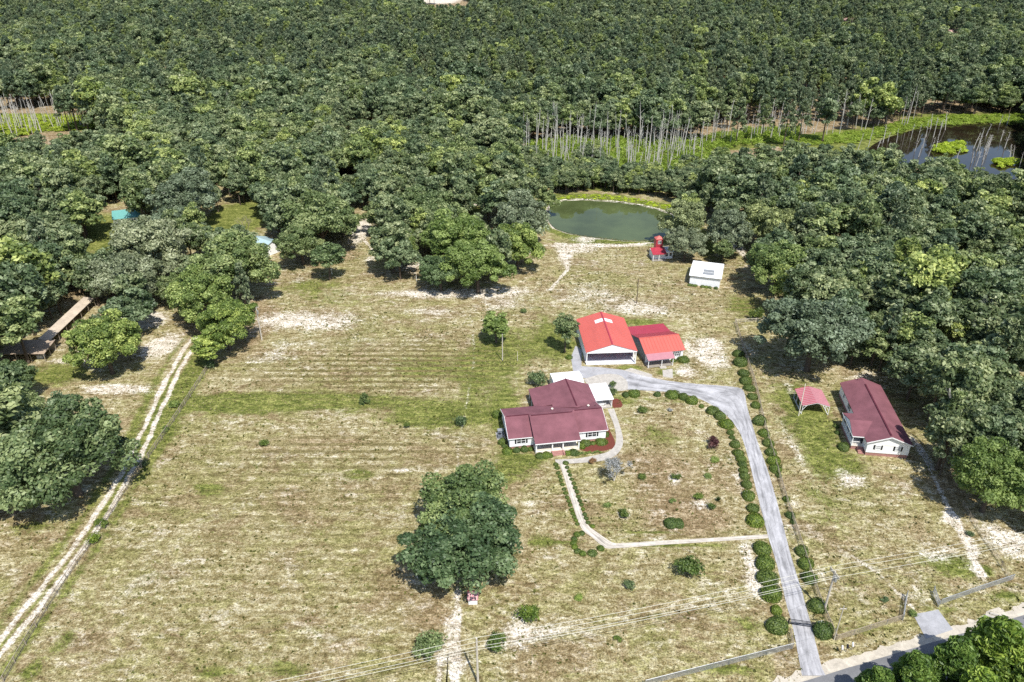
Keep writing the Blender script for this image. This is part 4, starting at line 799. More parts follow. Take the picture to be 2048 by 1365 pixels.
pp_ = np.clip((Y + wob - 350) / 110, 0, .9); pp_ = np.where((X > 80) & (Y < 350), .16, pp_); pp_ = np.where(X < -60, np.where(Y < 300, .04, pp_), pp_)
pp_ = np.where(Y > 360, np.clip(pp_ - .65 * np.clip((spec - .35) * 2.5, 0, 1), .1, .95), pp_); ispine = rs.random(n) < pp_
h = np.where(ispine, rs.uniform(12.5, 22, n), rs.uniform(8.5, 17.5, n)); h = np.where(~ispine & (rs.random(n) < .12), h * 1.2, h); h = h * (1 - .16 * np.clip(gap, -1, 1)); h = np.where(Y > 360, np.where(ispine, h, h * 1.22), h)
lx, ly = PX(X, Y, 0 * X); low = inpoly(lx, ly, LOW); h = np.where(low | thick, rs.uniform(4.5, 9.5, n), h); ispine &= ~(low | thick)
rc = np.where(ispine, h * .2, h * .34); ok = clear_of(X, Y, h, rc); ok = np.where(thick, True, ok & ~low)
ok &= thick | ~((gap > .72) & (Y > 340) & (rs.random(n) < .7))
X, Y, h, rc, ispine = X[ok], Y[ok], h[ok], rc[ok], ispine[ok]; n = len(X)
rot = rs.random(n) * 6.283; var = rs.integers(0, 5, n); fat = rs.uniform(.88, 1.22, n)
depth = Y * CP + (CAM_H - 10) * SP; px, py = PX(X, Y, h * .7); inside = (px > 5) & (px < 2043) & (py > 5)
def zone(x, y_):
    if y_ > 330: return 'far'
    return 'left' if x < -30 else ('right' if x > 62 else 'middle')
LAB = {('pine','far'):'tall pine standing in the wide woods beyond the pond',('pine','left'):'tall pine among the hardwoods of the left woods',('pine','right'):'tall pine among the hardwoods of the right woods',('pine','middle'):'tall pine behind the middle grove',
       ('hard','far'):'round hardwood tree in the wide woods beyond the pond',('hard','left'):'round hardwood tree crowded into the left woods',('hard','right'):'round hardwood tree crowded into the right woods',('hard','middle'):'hardwood tree crowded behind the pond and middle grove'}
def vegetation_points(name, label, cat, idx, lib, rx, hh, group=None):
    me = bpy.data.meshes.new(name); me.vertices.add(len(idx)); co = np.stack([X[idx], Y[idx], 0 * X[idx]], 1); me.vertices.foreach_set('co', co.ravel().astype(np.float32))
    for an, ty, da in (('rot', 'FLOAT', rot[idx]), ('var', 'INT', var[idx] % len(lib))):
        a = me.attributes.new(an, ty, 'POINT'); a.data.foreach_set('value', np.ascontiguousarray(da.astype(np.float32 if ty == 'FLOAT' else np.int32)))
    sxy = rc[idx] / rx * fat[idx]; a = me.attributes.new('scl', 'FLOAT_VECTOR', 'POINT'); a.data.foreach_set('vector', np.stack([sxy, sxy, h[idx] / hh], 1).ravel().astype(np.float32))
    return instancer(tag(link(name, me), label, cat, group, 'stuff'), lib)
def instancer(o, lib):
    ng = bpy.data.node_groups.new(o.name, 'GeometryNodeTree'); ng.is_modifier = True
    ng.interface.new_socket('Geometry', in_out='INPUT', socket_type='NodeSocketGeometry'); ng.interface.new_socket('Geometry', in_out='OUTPUT', socket_type='NodeSocketGeometry')
    N, Lk = ng.nodes, ng.links; gi = N.new('NodeGroupInput'); go = N.new('NodeGroupOutput'); jn = N.new('GeometryNodeJoinGeometry')
    def att(nm, ty): a = N.new('GeometryNodeInputNamedAttribute'); a.data_type = ty; a.inputs[0].default_value = nm; return a.outputs[0]
    vr, rt, sc_ = att('var', 'INT'), att('rot', 'FLOAT'), att('scl', 'FLOAT_VECTOR'); cx = N.new('ShaderNodeCombineXYZ'); Lk.new(rt, cx.inputs[2])
    for k, obs in enumerate(lib):
        cmp_ = N.new('FunctionNodeCompare'); cmp_.data_type = 'INT'; cmp_.operation = 'EQUAL'; Lk.new(vr, cmp_.inputs[2]); cmp_.inputs[3].default_value = k
        for ob in obs:
            oi = N.new('GeometryNodeObjectInfo'); oi.transform_space = 'ORIGINAL'; oi.inputs['Object'].default_value = ob; oi.inputs['As Instance'].default_value = True
            ip = N.new('GeometryNodeInstanceOnPoints'); Lk.new(gi.outputs[0], ip.inputs['Points']); Lk.new(cmp_.outputs[0], ip.inputs['Selection']); Lk.new(oi.outputs['Geometry'], ip.inputs['Instance'])
            Lk.new(cx.outputs[0], ip.inputs['Rotation']); Lk.new(sc_, ip.inputs['Scale']); Lk.new(ip.outputs[0], jn.inputs[0])
    Lk.new(jn.outputs[0], go.inputs[0]); md = o.modifiers.new('scatter', 'NODES'); md.node_group = ng; return o
for kind, lib, rx, hh, nm in (('pine', PINE, 3.5, 17.5, 'pine_tree'), ('hard', HARD, 4.3, 12.6, 'hardwood_tree')):
    idx = np.where(ispine == (kind == 'pine'))[0]; order = idx[np.argsort(depth[idx] + np.where(inside[idx], 0, 1e6))]
    first = order[:300]; rest = order[300:]; src = {}
    for i in first:
        z = zone(X[i], Y[i]); sxy = rc[i] / rx * fat[i]
        o = place_tree(nm, lib[var[i]], X[i], Y[i], sxy, h[i] / hh, rot[i], LAB[(kind, z)], 'tree', f"{'pines' if kind == 'pine' else 'hardwoods'} of the {z} woods")
        src.setdefault(var[i], tuple(o.children))
    vegetation_points('distant_pine_woods' if kind == 'pine' else 'distant_hardwood_woods', 'dense mass of ' + ('pine crowns filling the upper part of the view' if kind == 'pine' else 'broadleaf crowns mixed into the woods'), 'woods', rest, [src[k] for k in range(5)], rx, hh)
print('TREES', n, ispine.sum())

# ---------------------------------------------------------------- dead trees of the marshes
def snag_mesh(seed, h):
    r_ = random.Random(seed); b = MB(); lx_, ly_ = r_.uniform(-.5, .5), r_.uniform(-.5, .5)
    b.tube([(0, 0, -.3), (lx_ * .3, ly_ * .3, h * .4), (lx_, ly_, h * .8), (lx_ * 1.2, ly_ * 1.3, h)], [.20, .15, .09, .03], 5)
    for _ in range(r_.randint(5, 16)):
        t = r_.uniform(.45, .95); a = r_.uniform(0, 6.28); L = r_.uniform(.8, 3.2) * (1.2 - t); s = Vector((lx_ * t, ly_ * t, h * t)); e = s + Vector((math.cos(a) * L, math.sin(a) * L, L * .6))
        b.tube([s, e], [.05, .015], 4)
    return b.mesh('snag', M['snag'])
SN = [snag_mesh(k, 10) for k in range(7)]
def snags(n, poly, hr, name, label, group, z=0):
    r_ = random.Random(len(poly) * 31 + n); xs = [p[0] for p in poly]; ys = [p[1] for p in poly]; c = 0
    while c < n:
        x, y = r_.uniform(min(xs), max(xs)), r_.uniform(min(ys), max(ys))
        if not inpoly([x], [y], poly)[0]: continue
        p = G(x, y); o = link(name, SN[c % 7]); o.location = p; s = r_.uniform(*hr) / 10; k = r_.uniform(.65, 1.25)
        o.scale = (k, k, s); o.rotation_euler = (r_.gauss(0, .055), r_.gauss(0, .055), r_.uniform(0, 6.28)); tag(o, label, 'dead tree', group); c += 1
snags(165, [(1045,296),(1120,280),(1300,280),(1420,284),(1405,335),(1330,350),(1240,352),(1130,345),(1050,338)], (6, 20), 'dead_tree', 'thin bleached dead tree standing in the green marsh behind the pond', 'dead trees of the marsh behind the pond')
snags(46, [(1690,305),(1760,278),(1850,258),(1960,250),(2060,248),(2060,350),(1980,345),(1850,320)], (4, 10), 'dead_tree', 'thin bleached dead trunk standing in the dark swamp water at the right', 'dead trees of the right swamp')
snags(48, [(1400,282),(1500,262),(1600,256),(1640,270),(1520,284),(1420,296)], (8, 18), 'dead_tree', 'tall bleached dead tree left of the right swamp', 'dead trees left of the right swamp')
snags(16, [(1620,262),(1830,238),(1850,250),(1640,275)], (12, 20), 'dead_tree', 'tall bleached dead tree on the green bank of the right swamp', 'dead trees on the swamp bank')
snags(64, [(-10,245),(110,238),(225,236),(210,256),(100,266),(-10,275)], (11, 18), 'dead_tree', 'thin bleached dead tree in the marsh at the left edge', 'dead trees of the left marsh')
snags(26, [(440,235),(640,240),(930,240),(900,262),(600,262),(450,256)], (12, 18), 'dead_tree', 'bleached dead tree poking from the woods left of the pond marsh', 'dead trees in the middle woods')
# ---- low bright growth of the marshes
BU = []
for k in range(3):
    cm, _ = crown_mesh('thicket', 90 + k, 1.5, -.4, 1.7, 22, .55, 60, .2, M['marsh'], 1.0, -.1); BU.append(cm)
def low_growth(name, label, polys, step, sr, hr, seed):
    global X, Y, h, rc, rot, var, fat
    r_ = np.random.default_rng(seed); P = []
    for poly in polys:
        W = [G(*p) for p in poly]; x0, x1, y0, y1 = min(p.x for p in W), max(p.x for p in W), min(p.y for p in W), max(p.y for p in W)
        gx, gy = np.meshgrid(np.arange(x0, x1, step), np.arange(y0, y1, step)); gx = gx.ravel() + r_.uniform(-.5, .5, gx.size) * step; gy = gy.ravel() + r_.uniform(-.5, .5, gy.size) * step
        m = inpoly(gx, gy, [(p.x, p.y) for p in W]); P.append(np.stack([gx[m], gy[m]], 1))
    P = np.concatenate(P); X, Y = P[:, 0], P[:, 1]; n = len(X); h = r_.uniform(*hr, n); rc = r_.uniform(*sr, n); rot = r_.random(n) * 6.28; var = r_.integers(0, 3, n); fat = np.ones(n)
    me_src = []
    p0 = P[0]
    o = tag(link(name, None), None) if False else None
    return n
def growth(name, label, polys, step, sr, hr, seed, mats='marsh'):
    r_ = np.random.default_rng(seed); obs = []; P = []
    for poly in polys:
        W = [G(*p) for p in poly]; x0, x1, y0, y1 = min(p.x for p in W), max(p.x for p in W), min(p.y for p in W), max(p.y for p in W)
        gx, gy = np.meshgrid(np.arange(x0, x1, step), np.arange(y0, y1, step)); gx = gx.ravel() + r_.uniform(-.5, .5, gx.size) * step; gy = gy.ravel() + r_.uniform(-.5, .5, gy.size) * step
        m = inpoly(gx, gy, [(p.x, p.y) for p in W]); P.append(np.stack([gx[m], gy[m]], 1))
    P = np.concatenate(P); n = len(P); k = [MB() for _ in range(1)]
    # one joined mesh of copies of the three tufts
    V, LV, cnt = [], [], 0
    base = []
    for me in BU:
        c = np.empty(len(me.vertices) * 3, np.float32); me.vertices.foreach_get('co', c); l_ = np.empty(len(me.vertices), np.float32); me.attributes['lv'].data.foreach_get('value', l_); base.append((c.reshape(-1, 3), l_))
    sub = max(1, int(n * 600 / 90000))
    for i in range(n):
        c, l_ = base[i % 3]; nq = len(c) // 4; q = r_.choice(nq, max(40, nq // (2 * sub) if sub > 1 else nq // 2), replace=False); ii = (q[:, None] * 4 + np.arange(4)).ravel()
        a = r_.random() * 6.28; s = r_.uniform(*sr) / 1.5; hz = r_.uniform(*hr) / 1.7; d = c[ii]; t = r_.uniform(-.2, .25)
        V.append(np.stack([(d[:, 0] * math.cos(a) - d[:, 1] * math.sin(a)) * s + P[i, 0], (d[:, 0] * math.sin(a) + d[:, 1] * math.cos(a)) * s + P[i, 1], np.maximum(.02, d[:, 2]) * hz], 1)); LV.append(np.clip(l_[ii] * .6 + .2 + t, 0, 1))
    co = np.concatenate(V); lv = np.concatenate(LV); nv = len(co); me = bpy.data.meshes.new(name)
    me.vertices.add(nv); me.vertices.foreach_set('co', co.ravel().astype(np.float32)); me.loops.add(nv); me.loops.foreach_set('vertex_index', np.arange(nv, dtype=np.int32))
    me.polygons.add(nv // 4); me.polygons.foreach_set('loop_start', np.arange(0, nv, 4, dtype=np.int32)); me.update(calc_edges=True)
    a = me.attributes.new('lv', 'FLOAT', 'POINT'); a.data.foreach_set('value', lv.astype(np.float32)); me.materials.append(M[mats]); print(name, n, nv // 4)
    return tag(link(name, me), label, 'undergrowth', None, 'stuff')
growth('marsh_growth', 'bright green low growth covering the marsh behind the pond', [[(1035,298),(1110,278),(1300,278),(1400,278),(1500,262),(1600,258),(1600,280),(1440,300),(1405,350),(1330,374),(1240,378),(1130,366),(1040,352)]], 2.6, (1.2, 2.8), (.8, 3.6), 1)
growth('swamp_bank_growth', 'bright green strip of reeds along the right swamp bank', [[(1490,283),(1600,275),(1740,262),(1815,240),(1900,232),(2080,230),(2080,246),(1960,248),(1850,255),(1815,263),(1715,288),(1600,292)]], 2.2, (1.2, 2.2), (.6, 1.6), 2)
growth('swamp_island_growth', 'small green islands of growth in the right swamp', [[(1862,300),(1880,290),(1925,288),(1932,304),(1890,312)],[(1985,325),(2020,318),(2048,326),(2000,338)]], 2.0, (1.0, 2.0), (.8, 2.4), 6)
growth('left_marsh_growth', 'green low growth around the left marsh pool', [[(-30,285),(40,272),(90,266),(220,256),(225,236),(-30,230)]], 2.6, (1.2, 2.2), (.6, 1.8), 3)
growth('pond_bank_growth', 'low weeds fringing the far bank of the pond', [[(1095,400),(1130,392),(1200,390),(1280,398),(1350,414),(1350,422),(1280,407),(1200,399),(1130,398),(1098,408)]], 1.5, (.4, .9), (.25, .7), 4)

# ---------------------------------------------------------------- garden shrubs
def clipped(seed, per=1500, m='box', leaf=.075):
    rs_ = np.random.default_rng(seed); d = unit(rs_, per); d[:, 2] = np.abs(d[:, 2]) * 1.0; ph = rs_.random(4) * 6
    az = np.arctan2(d[:, 1], d[:, 0]); rad = 1 + .06 * np.sin(2 * az + ph[0]) + .05 * np.sin(3 * az + ph[1]) + .05 * np.sin(4 * d[:, 2] + ph[2]) + rs_.normal(0, .025, per)
    z = d[:, 2] ** .8 * .95 * rad; P = np.stack([d[:, 0] * rad, d[:, 1] * rad, np.maximum(.02, z)], 1); N = d + unit(rs_, per) * .55; s = leaf * (.7 + .6 * rs_.random(per))
    core = MB(); nn = 12
    for j in range(5):
        a = j / 5 * 1.5; core.v += [(math.cos(6.283 * k / nn) * .93 * math.cos(a), math.sin(6.283 * k / nn) * .93 * math.cos(a), .86 * math.sin(a) ** .85 if j else -.06) for k in range(nn)]
    core.v.append((0, 0, .9)); core.f = [(j * nn + k, j * nn + (k + 1) % nn, (j + 1) * nn + (k + 1) % nn, (j + 1) * nn + k) for j in range(4) for k in range(nn)] + [(4 * nn + k, 4 * nn + (k + 1) % nn, 5 * nn) for k in range(nn)]
    return quads_mesh('clipped_shrub', P, N, s * .6, s, rs_, M[m], extra=core)
CS = [clipped(200 + k) for k in range(4)]; SMALL = [clipped(220 + k, 420, leaf=.13) for k in range(3)]
LOOSE = [crown_mesh('loose_shrub', 240 + k, 1.0, -.15, 1.25, 34, .36, 42, .085, M['box'], 1, -.1)[0] for k in range(3)]
cnt = [0]
def shrub(x, y, r, label, group=None, hz=.95, name='clipped_shrub', lib=CS, mat=None, world=None, sy=1.0):
    k = mpp(x, y) if world is None else 1; p = G(x, y) if world is None else Vector((*world, 0)); R = r * k * 1.16
    if world is None: p = p + Vector((0, R * hz * .35, 0))
    o = link(name, lib[cnt[0] % len(lib)]); o.location = p; o.rotation_euler = (0, 0, cnt[0] * 1.7); o.scale = (R, R * sy, R * hz * rnd.uniform(.92, 1.08)); cnt[0] += 1
    if mat: o.material_slots[0].link = 'OBJECT'; o.material_slots[0].material = M[mat]
    return tag(o, label, 'shrub', group)
def Zc(l, off, s): return [(off[0] + a / s, off[1] + b / s, c / s) for a, b, c in l]
row = Zc([(165,150,58),(185,255,62),(200,360,66),(230,470,66),(265,590,37),(275,705,70)], (1480,1060), 3.606)[::-1]
row += Zc([(80,632,35),(125,665,33),(165,715,38),(190,765,20),(200,795,17),(220,840,30),(240,895,30),(258,930,28),(265,965,25),(272,1000,27),(278,1035,28),(292,1090,30),(303,1160,37),(330,1237,34),(345,1312,48)], (1400,620), 3.1)[::-1]
for i, (x, y, r) in enumerate(row): shrub(x, y + r * .3, r, f'{ORD[i]} clipped boxwood from the road along the left driveway edge', 'boxwoods left of the driveway')
row = Zc([(605,740,65),(565,560,58),(505,360,50),(478,255,50),(450,165,45)], (1480,1060), 3.606)
row += Zc([(240,278,30),(252,333,38),(272,400,30),(285,445,35),(308,488,30),(327,543,27),(347,597,27),(372,695,38),(400,770,32),(425,832,32),(443,890,34),(460,945,36),(472,990,34),(490,1030,18),(538,1178,22),(562,1280,27),(578,1318,16)], (1400,620), 3.1)[::-1]
for i, (x, y, r) in enumerate(row): shrub(x, y + r * .3, r, f'{ORD[i]} clipped boxwood from the road along the right driveway edge', 'boxwoods right of the driveway')
for i, (x, y, r) in enumerate(Zc([(375,270,35),(465,260,55),(708,265,35),(870,270,62),(985,295,48),(1075,335,56),(1172,388,26)], (1180,740), 5.25)): shrub(x, y + r * .3, r, f'{ORD[i]} clipped boxwood from the side porch along the upper drive edge', 'boxwoods below the upper drive', mat=None)
wl_ = Zc([(272,190,16),(282,217,16),(290,255,14),(303,285,14),(312,312,14),(322,343,14),(335,378,14),(346,408,15),(358,440,14),(370,470,14),(380,500,14),(391,535,14),(400,563,14),(412,588,14),(424,613,14),(435,642,14)], (1040,880), 3.792)
wr_ = Zc([(347,182,18),(357,213,14),(370,245,14),(380,272,14),(392,303,14),(408,335,15),(418,368,15),(432,398,15),(443,437,15),(455,468,15),(466,497,14),(478,530,14),(491,570,15),(502,600,15),(516,632,15),(550,660,16)], (1040,880), 3.792)
for sd_, L_ in (('left', wl_), ('right', wr_)):
    for i, (x, y, r) in enumerate(L_): shrub(x, y + r * .25, r * 1.05, f'{ORD[i]} small round shrub from the porch on the {sd_} of the front walkway', f'small shrubs {sd_} of the walkway', 1.0, 'walkway_shrub', SMALL)
for i, (x, y, r) in enumerate(Zc([(470,712,20),(432,722,22),(413,755,21),(406,787,21),(415,817,22),(436,848,23),(476,866,24),(550,865,32),(612,828,25)], (1040,880), 3.792)): shrub(x, y + r * .25, r, f'{ORD[i]} shrub counted around the circular bed at the walkway bend', 'shrubs ringing the circular bed', .85, 'ring_shrub', SMALL)
for (x, y, r, lab, mt, hz) in [
 (1285,957,9,'low green shrub at the top left of the lawn inside the drive loop',None,.7),(1352,957,9,'small round shrub on a pale sandy ring in the drive loop lawn',None,.9),(1416,953,8,'pale sparse shrub high on the right of the loop lawn','lime',.5),
 (1214,1012,8,'faint low shrub nearest the walkway in the loop lawn','lime',.5),(1248,1032,11,'dark round shrub on sandy soil left of the two-lobed shrub',None,.9),(1397,997,9,'loose shrub left of the spiky yucca',None,.9),(1422,1017,8.5,'round shrub on sand just below the spiky yucca',None,.9),
 (1345,1003,7,'small pale shrub above the two-lobed shrub','lime',.6),(1259,1175,11,'sparse dark shrub in the lower front lawn','dark',.9),(1157,1195,9,'faint green clump at the left of the lower lawn','lime',.4),(1236,1279,8,'small dark green clump near the bottom power lines',None,.6),(1430,920,9,'low green clump below the purple shrub','lime',.4),
 (1287,823,10,'dark green shrub near the side porch corner of the loop lawn',None,.7),(1427,893,14,'dark purple-leaved shrub near the driveway hedge','purple',1.0),(528,890,9,'small dark weed shrub in the upper field',None,.8),(1048,625,7,'dark small shrub left of the garage top lawn','dark',.8),
 (1513,640,13,'upright green shrub at the upper end of the right fence',None,1.5),(1226,790,8,'dark shrub in the side porch bed','dark',1.3),(1225,775,7,'dark shrub behind the side porch bed','dark',1.3),(1340,822,5,'white flowering clump in the loop lawn','silver',.9),
 (814,857,6,'tiny dark seedling in the field left of the ranch house',None,1.6),(920,852,12,'dark upright shrub in the track left of the ranch house','dark',1.3),(1185,925,8,'bare brown shrub left of the silver tree','rust',.8),(1075,770,17,'round dark shrub behind the ranch house wing','dark',1.15),
 (1825,1228,9,'small weedy shrub by the open field gate','dark',.6),(203,1053,12,'green bush on the left wire fence, upper of the pair',None,1.0),(187,1084,12,'green bush on the left wire fence, lower of the pair',None,1.0),(350,812,11,'weedy bush on the wire fence beside the dirt track top','dark',.8),(330,862,9,'weedy bush on the wire fence beside the dirt track bend','dark',.8),(283,932,8,'weedy bush low on the wire fence','dark',.8),(420,735,12,'dark bush at the upper end of the wire fence','dark',1.0),
 (1770,1200,8,'low dark weeds along the roadside fence','dark',.4),(1940,1070,7,'weedy bush on the far right fence','dark',.8)]:
    shrub(x, y + r * .3, r, lab, None, hz, 'garden_shrub', LOOSE, mt)
shrub(1342,1052,13,'left lobe of the dense two-lobed shrub in the loop lawn',None,.8,'lobed_shrub'); shrub(1357,1052,11,'right lobe of the dense two-lobed shrub in the loop lawn',None,.8,'lobed_shrub')
for (x, y, r, lab) in [(857,1308,29,'wide spiky round bush left of the front utility pole'),(1055,1240,21,'dense round green bush on white sand by the power lines'),(993,1295,21,'round green bush just right of the front utility pole'),(1378,1148,24,'round dark green small tree in the lower front lawn')]:
    shrub(x, y + r * .3, r, lab, None, 1.0, 'round_bush', LOOSE, 'oak' if r > 25 else None)
# shrubs round the house, in the house's own frame
def hw_(x, y): a = math.radians(9); return (-.5 + x * math.cos(a) - y * math.sin(a), 125.5 + x * math.sin(a) + y * math.cos(a))
for (x, y, r, hz, sy, lab) in [(-.6,-1.0,.95,.9,1,'loose round shrub at the left front corner of the ranch house'),(1.3,-.9,.72,.9,1,'first clipped shrub under the left front window'),(2.9,-.9,.78,.9,1,'second clipped shrub under the left front window'),(4.2,-.9,.6,.8,1,'small shrub between the left window and the porch'),(5.6,-3.5,.8,.8,1,'left end of the low hedge before the porch'),(6.9,-3.5,.85,.8,1,'middle of the low hedge before the porch'),(8.0-.5,-3.6,.7,.8,1,'right end of the low hedge before the porch steps'),
 (11.4,-3.5,.65,.9,1,'small shrub just right of the porch steps'),(12.6,-3.5,.9,.85,1,'clipped shrub right of the porch steps'),(14.5,-1.6,.6,1.4,1.6,'tall green shrub at the right porch corner'),(15.7,-.9,.95,.8,1,'left clipped shrub under the right front window'),(17.2,-1.0,.5,.8,1,'light shrub between the clipped pair under the right window'),(19.0,-.9,1.05,.8,1,'right clipped shrub under the right front window'),(20.6,1.2,.55,1.6,1,'narrow shrub at the right front corner of the ranch house'),
 (-.9,11.9,.95,1.2,1,'dark shrub at the left rear corner of the ranch house'),(-1.2,2.2,.8,1.1,1,'leafy shrub in front of the air conditioner'),(-.9,.9,.55,1,1,'small shrub left of the front corner')]:
    shrub(0, 0, r, lab, None, hz, 'foundation_shrub', CS if r > .6 else SMALL, None, hw_(x, y), sy)
for i in range(12): shrub(0, 0, .32, 'daylily clump lining the bed before the house walkway', 'daylilies of the front bed', .9, 'daylily_clump', LOOSE, 'lime', hw_(12.2 + i * .52, -4.05 + .18 * math.sin(i * 2.1)))
for (x, y, lab) in [(0.15, -.75, 'leftmost'), (1.0, -.75, 'second'), (1.8, -.75, 'third'), (3.9, -.75, 'fourth'), (4.9, -.75, 'fifth'), (5.9, -.75, 'sixth'), (7.7, -.75, 'seventh')]:
    a = math.radians(-17.5); shrub(0, 0, .55, f'{lab} dark shrub from the left along the white shed front', 'shrubs before the white shed', .9, 'shed_shrub', SMALL, None, (52.2 + x * math.cos(a) - y * math.sin(a), 205 + x * math.sin(a) + y * math.cos(a)))
for (x, y, r, lab) in [(1367,724,10,'round dark shrub at the right corner of the red roof cottage'),(1347,724,5,'small shrub before the cottage window'),(1138,718,6,'small shrub at the foot of the dark upright tree'),(1688,900,10.5,'round green shrub beside the porch steps of the long white house'),(1673,855,5,'upper small shrub in the shade of the long white house'),(1675,868,5,'lower small shrub in the shade of the long white house')]: shrub(x, y, r, lab, None, .95, 'house_shrub', CS if r > 8 else SMALL)
# young conifer
cm, p0 = pine_mesh('young_conifer', 301, 2.6, 1.15, M['dark'], 90, 22, .06, .14); o = place_tree('young_conifer', (cm, pine_trunk('young_conifer_trunk', 3, p0, 2.6, .06, M['bark'])), *G(730, 808)[:2], 1, 1.05, 0, 'small dark conifer alone in the middle of the left field', 'conifer')
# yucca
yk = thing('yucca', G(1437, 1002), 0, 'spiky yucca plant in the loop lawn', 'yucca'); yb = MB()
for i in range(46):
    a, el, L = rnd.uniform(0, 6.28), rnd.uniform(.35, 1.35), rnd.uniform(.7, 1.15); d = Vector((math.cos(a) * math.cos(el), math.sin(a) * math.cos(el), math.sin(el))); q = Vector((-math.sin(a), math.cos(a), 0)) * .05
    yb.add([-q, q, d * L * .6 + q * .9, d * L, d * L * .6 - q * .9], [(0, 1, 2, 3, 4)])
yb.build('leaf_rosette', M['box'], yk); MB().tube([(0, 0, -.05), (0, 0, .25)], .1, 6).build('stem', M['bark'], yk)
# silver tree
def branchy(name, base, label, seed, H_, mat, spread=.75, levels=4, leaves=True, leafm='silver', cat='tree', r0=.12, lf=.11):
    o = thing(name, base, 0, label, cat); b = MB(); r_ = random.Random(seed); tips = []
    def grow(p, d, L, r, lv_):
        e = p + d * L; b.tube([p, e], [r, r * .65], 5 if lv_ > 1 else 3, False)
        if lv_ == 0: tips.append(e); return
        for _ in range(r_.choice((2, 3, 3))):
            nd = (d + Vector((r_.uniform(-1, 1), r_.uniform(-1, 1), r_.uniform(-.15, .6))) * spread).normalized(); grow(e, nd, L * r_.uniform(.62, .85), r * .62, lv_ - 1)
    for k in range(3 if leaves else 1): grow(Vector((0, 0, -.1)), Vector((r_.uniform(-.35, .35), r_.uniform(-.35, .35), 1)).normalized(), H_ * .32, r0, levels)
    b.build('branches', M[mat], o)
    if leaves:
        rs_ = np.random.default_rng(seed); T = np.array([tuple(t) for t in tips]); idx = np.repeat(np.arange(len(T)), 16); P = T[idx] + rs_.normal(0, .22, (len(idx), 3)); c = link('crown', quads_mesh('silver_crown', P, unit(rs_, len(P)) + np.array([0, 0, .3]), lf * .6, lf, rs_, M[leafm]), o)
    return o
branchy('silver_tree', G(1228, 962), 'silvery grey sparse tree at the right corner of the ranch house walkway', 4, 5.2, 'snag', .55)
branchy('bare_tree', G(1992, 720), 'large bare pale dead tree in the woods at the right', 9, 17, 'snag', .6, 5, False, r0=.3)
branchy('bare_tree', G(1905, 930), 'leaning pale bare trunk at the edge of the right woods', 12, 15, 'snag', .45, 4, False, r0=.35)
rp = G(500, 485); branchy('bare_tree', rp, 'bare pinkish crown behind the pale blue roof', 14, 9, 'wood', .6, 5, False, r0=.16)
hand('hard', 1785, 362, 42, .9, 'rust coloured dying tree in the right woods', 'rust', 'dying_tree')

# ---------------------------------------------------------------- fences, gates, poles and lines
def fence(name, label, px, height, post_m, mesh_m, step=3.0, wires=5, net=.35, top=True, pr=.05):
    P = resample(smooth_line([G(*p) for p in px], 1), max(2, int(sum((G(*b) - G(*a)).length for a, b in zip(px[:-1], px[1:])) / step) + 1))
    o = thing(name, P[0], 0, label, 'fence'); O = P[0]; Q = [p - O for p in P]; u = Vector((0, 0, 1)); pm = None
    for q in Q:
        if pm is None: pm = MB().tube([(0, 0, -.3), (0, 0, height + .08)], pr, 6).mesh('post', M[post_m])
        p = link('post', pm, o); p.location = q; p.rotation_euler = (rnd.gauss(0, .02), rnd.gauss(0, .02), 0)
    for a, b in zip(Q[:-1], Q[1:]):
        m = MB()
        for k in range(wires): z = height * (k + .6) / wires; m.bar(a + u * z, b + u * z, .028)
        if net:
            n = int((b - a).length / net)
            for i in range(1, n): p = a.lerp(b, i / n); m.bar(p + u * .05, p + u * height * .97, .022)
        m.build('wire_panel', M[mesh_m], o)
        if top: MB().tube([a + u * height, b + u * height], .045, 5).build('top_rail', M[mesh_m], o)
    return o
fence('wire_fence', 'long wire fence on wooden posts beside the left dirt track', [(-15,1405),(40,1310),(100,1210),(150,1135),(190,1080),(240,1000),(290,928),(345,848),(395,772),(418,735)], 1.25, 'wood', 'wood', 3.2, 4, 1.0, True, .09)
fence('chain_link_fence', 'long fence running along the right side of the driveway hedge', [(1470,646),(1490,712),(1512,775),(1524,835),(1545,912),(1572,1003),(1592,1062),(1616,1135),(1642,1215),(1672,1282)], 1.25, 'wood', 'wood', 2.6, 4, .3, True, .05)
fence('chain_link_fence', 'grey fence along the road left of the driveway mouth', [(1290,1372),(1380,1349),(1480,1324),(1585,1298)], 1.2, 'galv', 'galv', 2.6, 6, .22, True, .045)
fence('chain_link_fence', 'short fence panel beside the driveway at its left', [(1585,1298),(1580,1268)], 1.2, 'wood', 'wood', 1.3, 4, .25, True, .06)
fence('chain_link_fence', 'roadside fence between the driveway and the open field gate', [(1672,1282),(1735,1262),(1805,1240)], 1.2, 'galv', 'wood', 2.6, 6, .22, True, .045)
fence('chain_link_fence', 'dark roadside fence right of the open field gate', [(1880,1210),(1950,1185),(2025,1160)], 1.2, 'galv', 'galv', 2.6, 7, .16, True, .045)
fence('wire_fence', 'fence line running up from the lower right corner post', [(2020,1160),(1985,1105),(1950,1055),(1925,1010)], 1.1, 'wood', 'wood', 3, 4, .4, False, .05)
fence('board_fence', 'pale low fence at the top end of the driveway fence', [(1470,646),(1505,644),(1532,643)], 1.0, 'cream', 'cream', 2.5, 3, 0, True, .07)
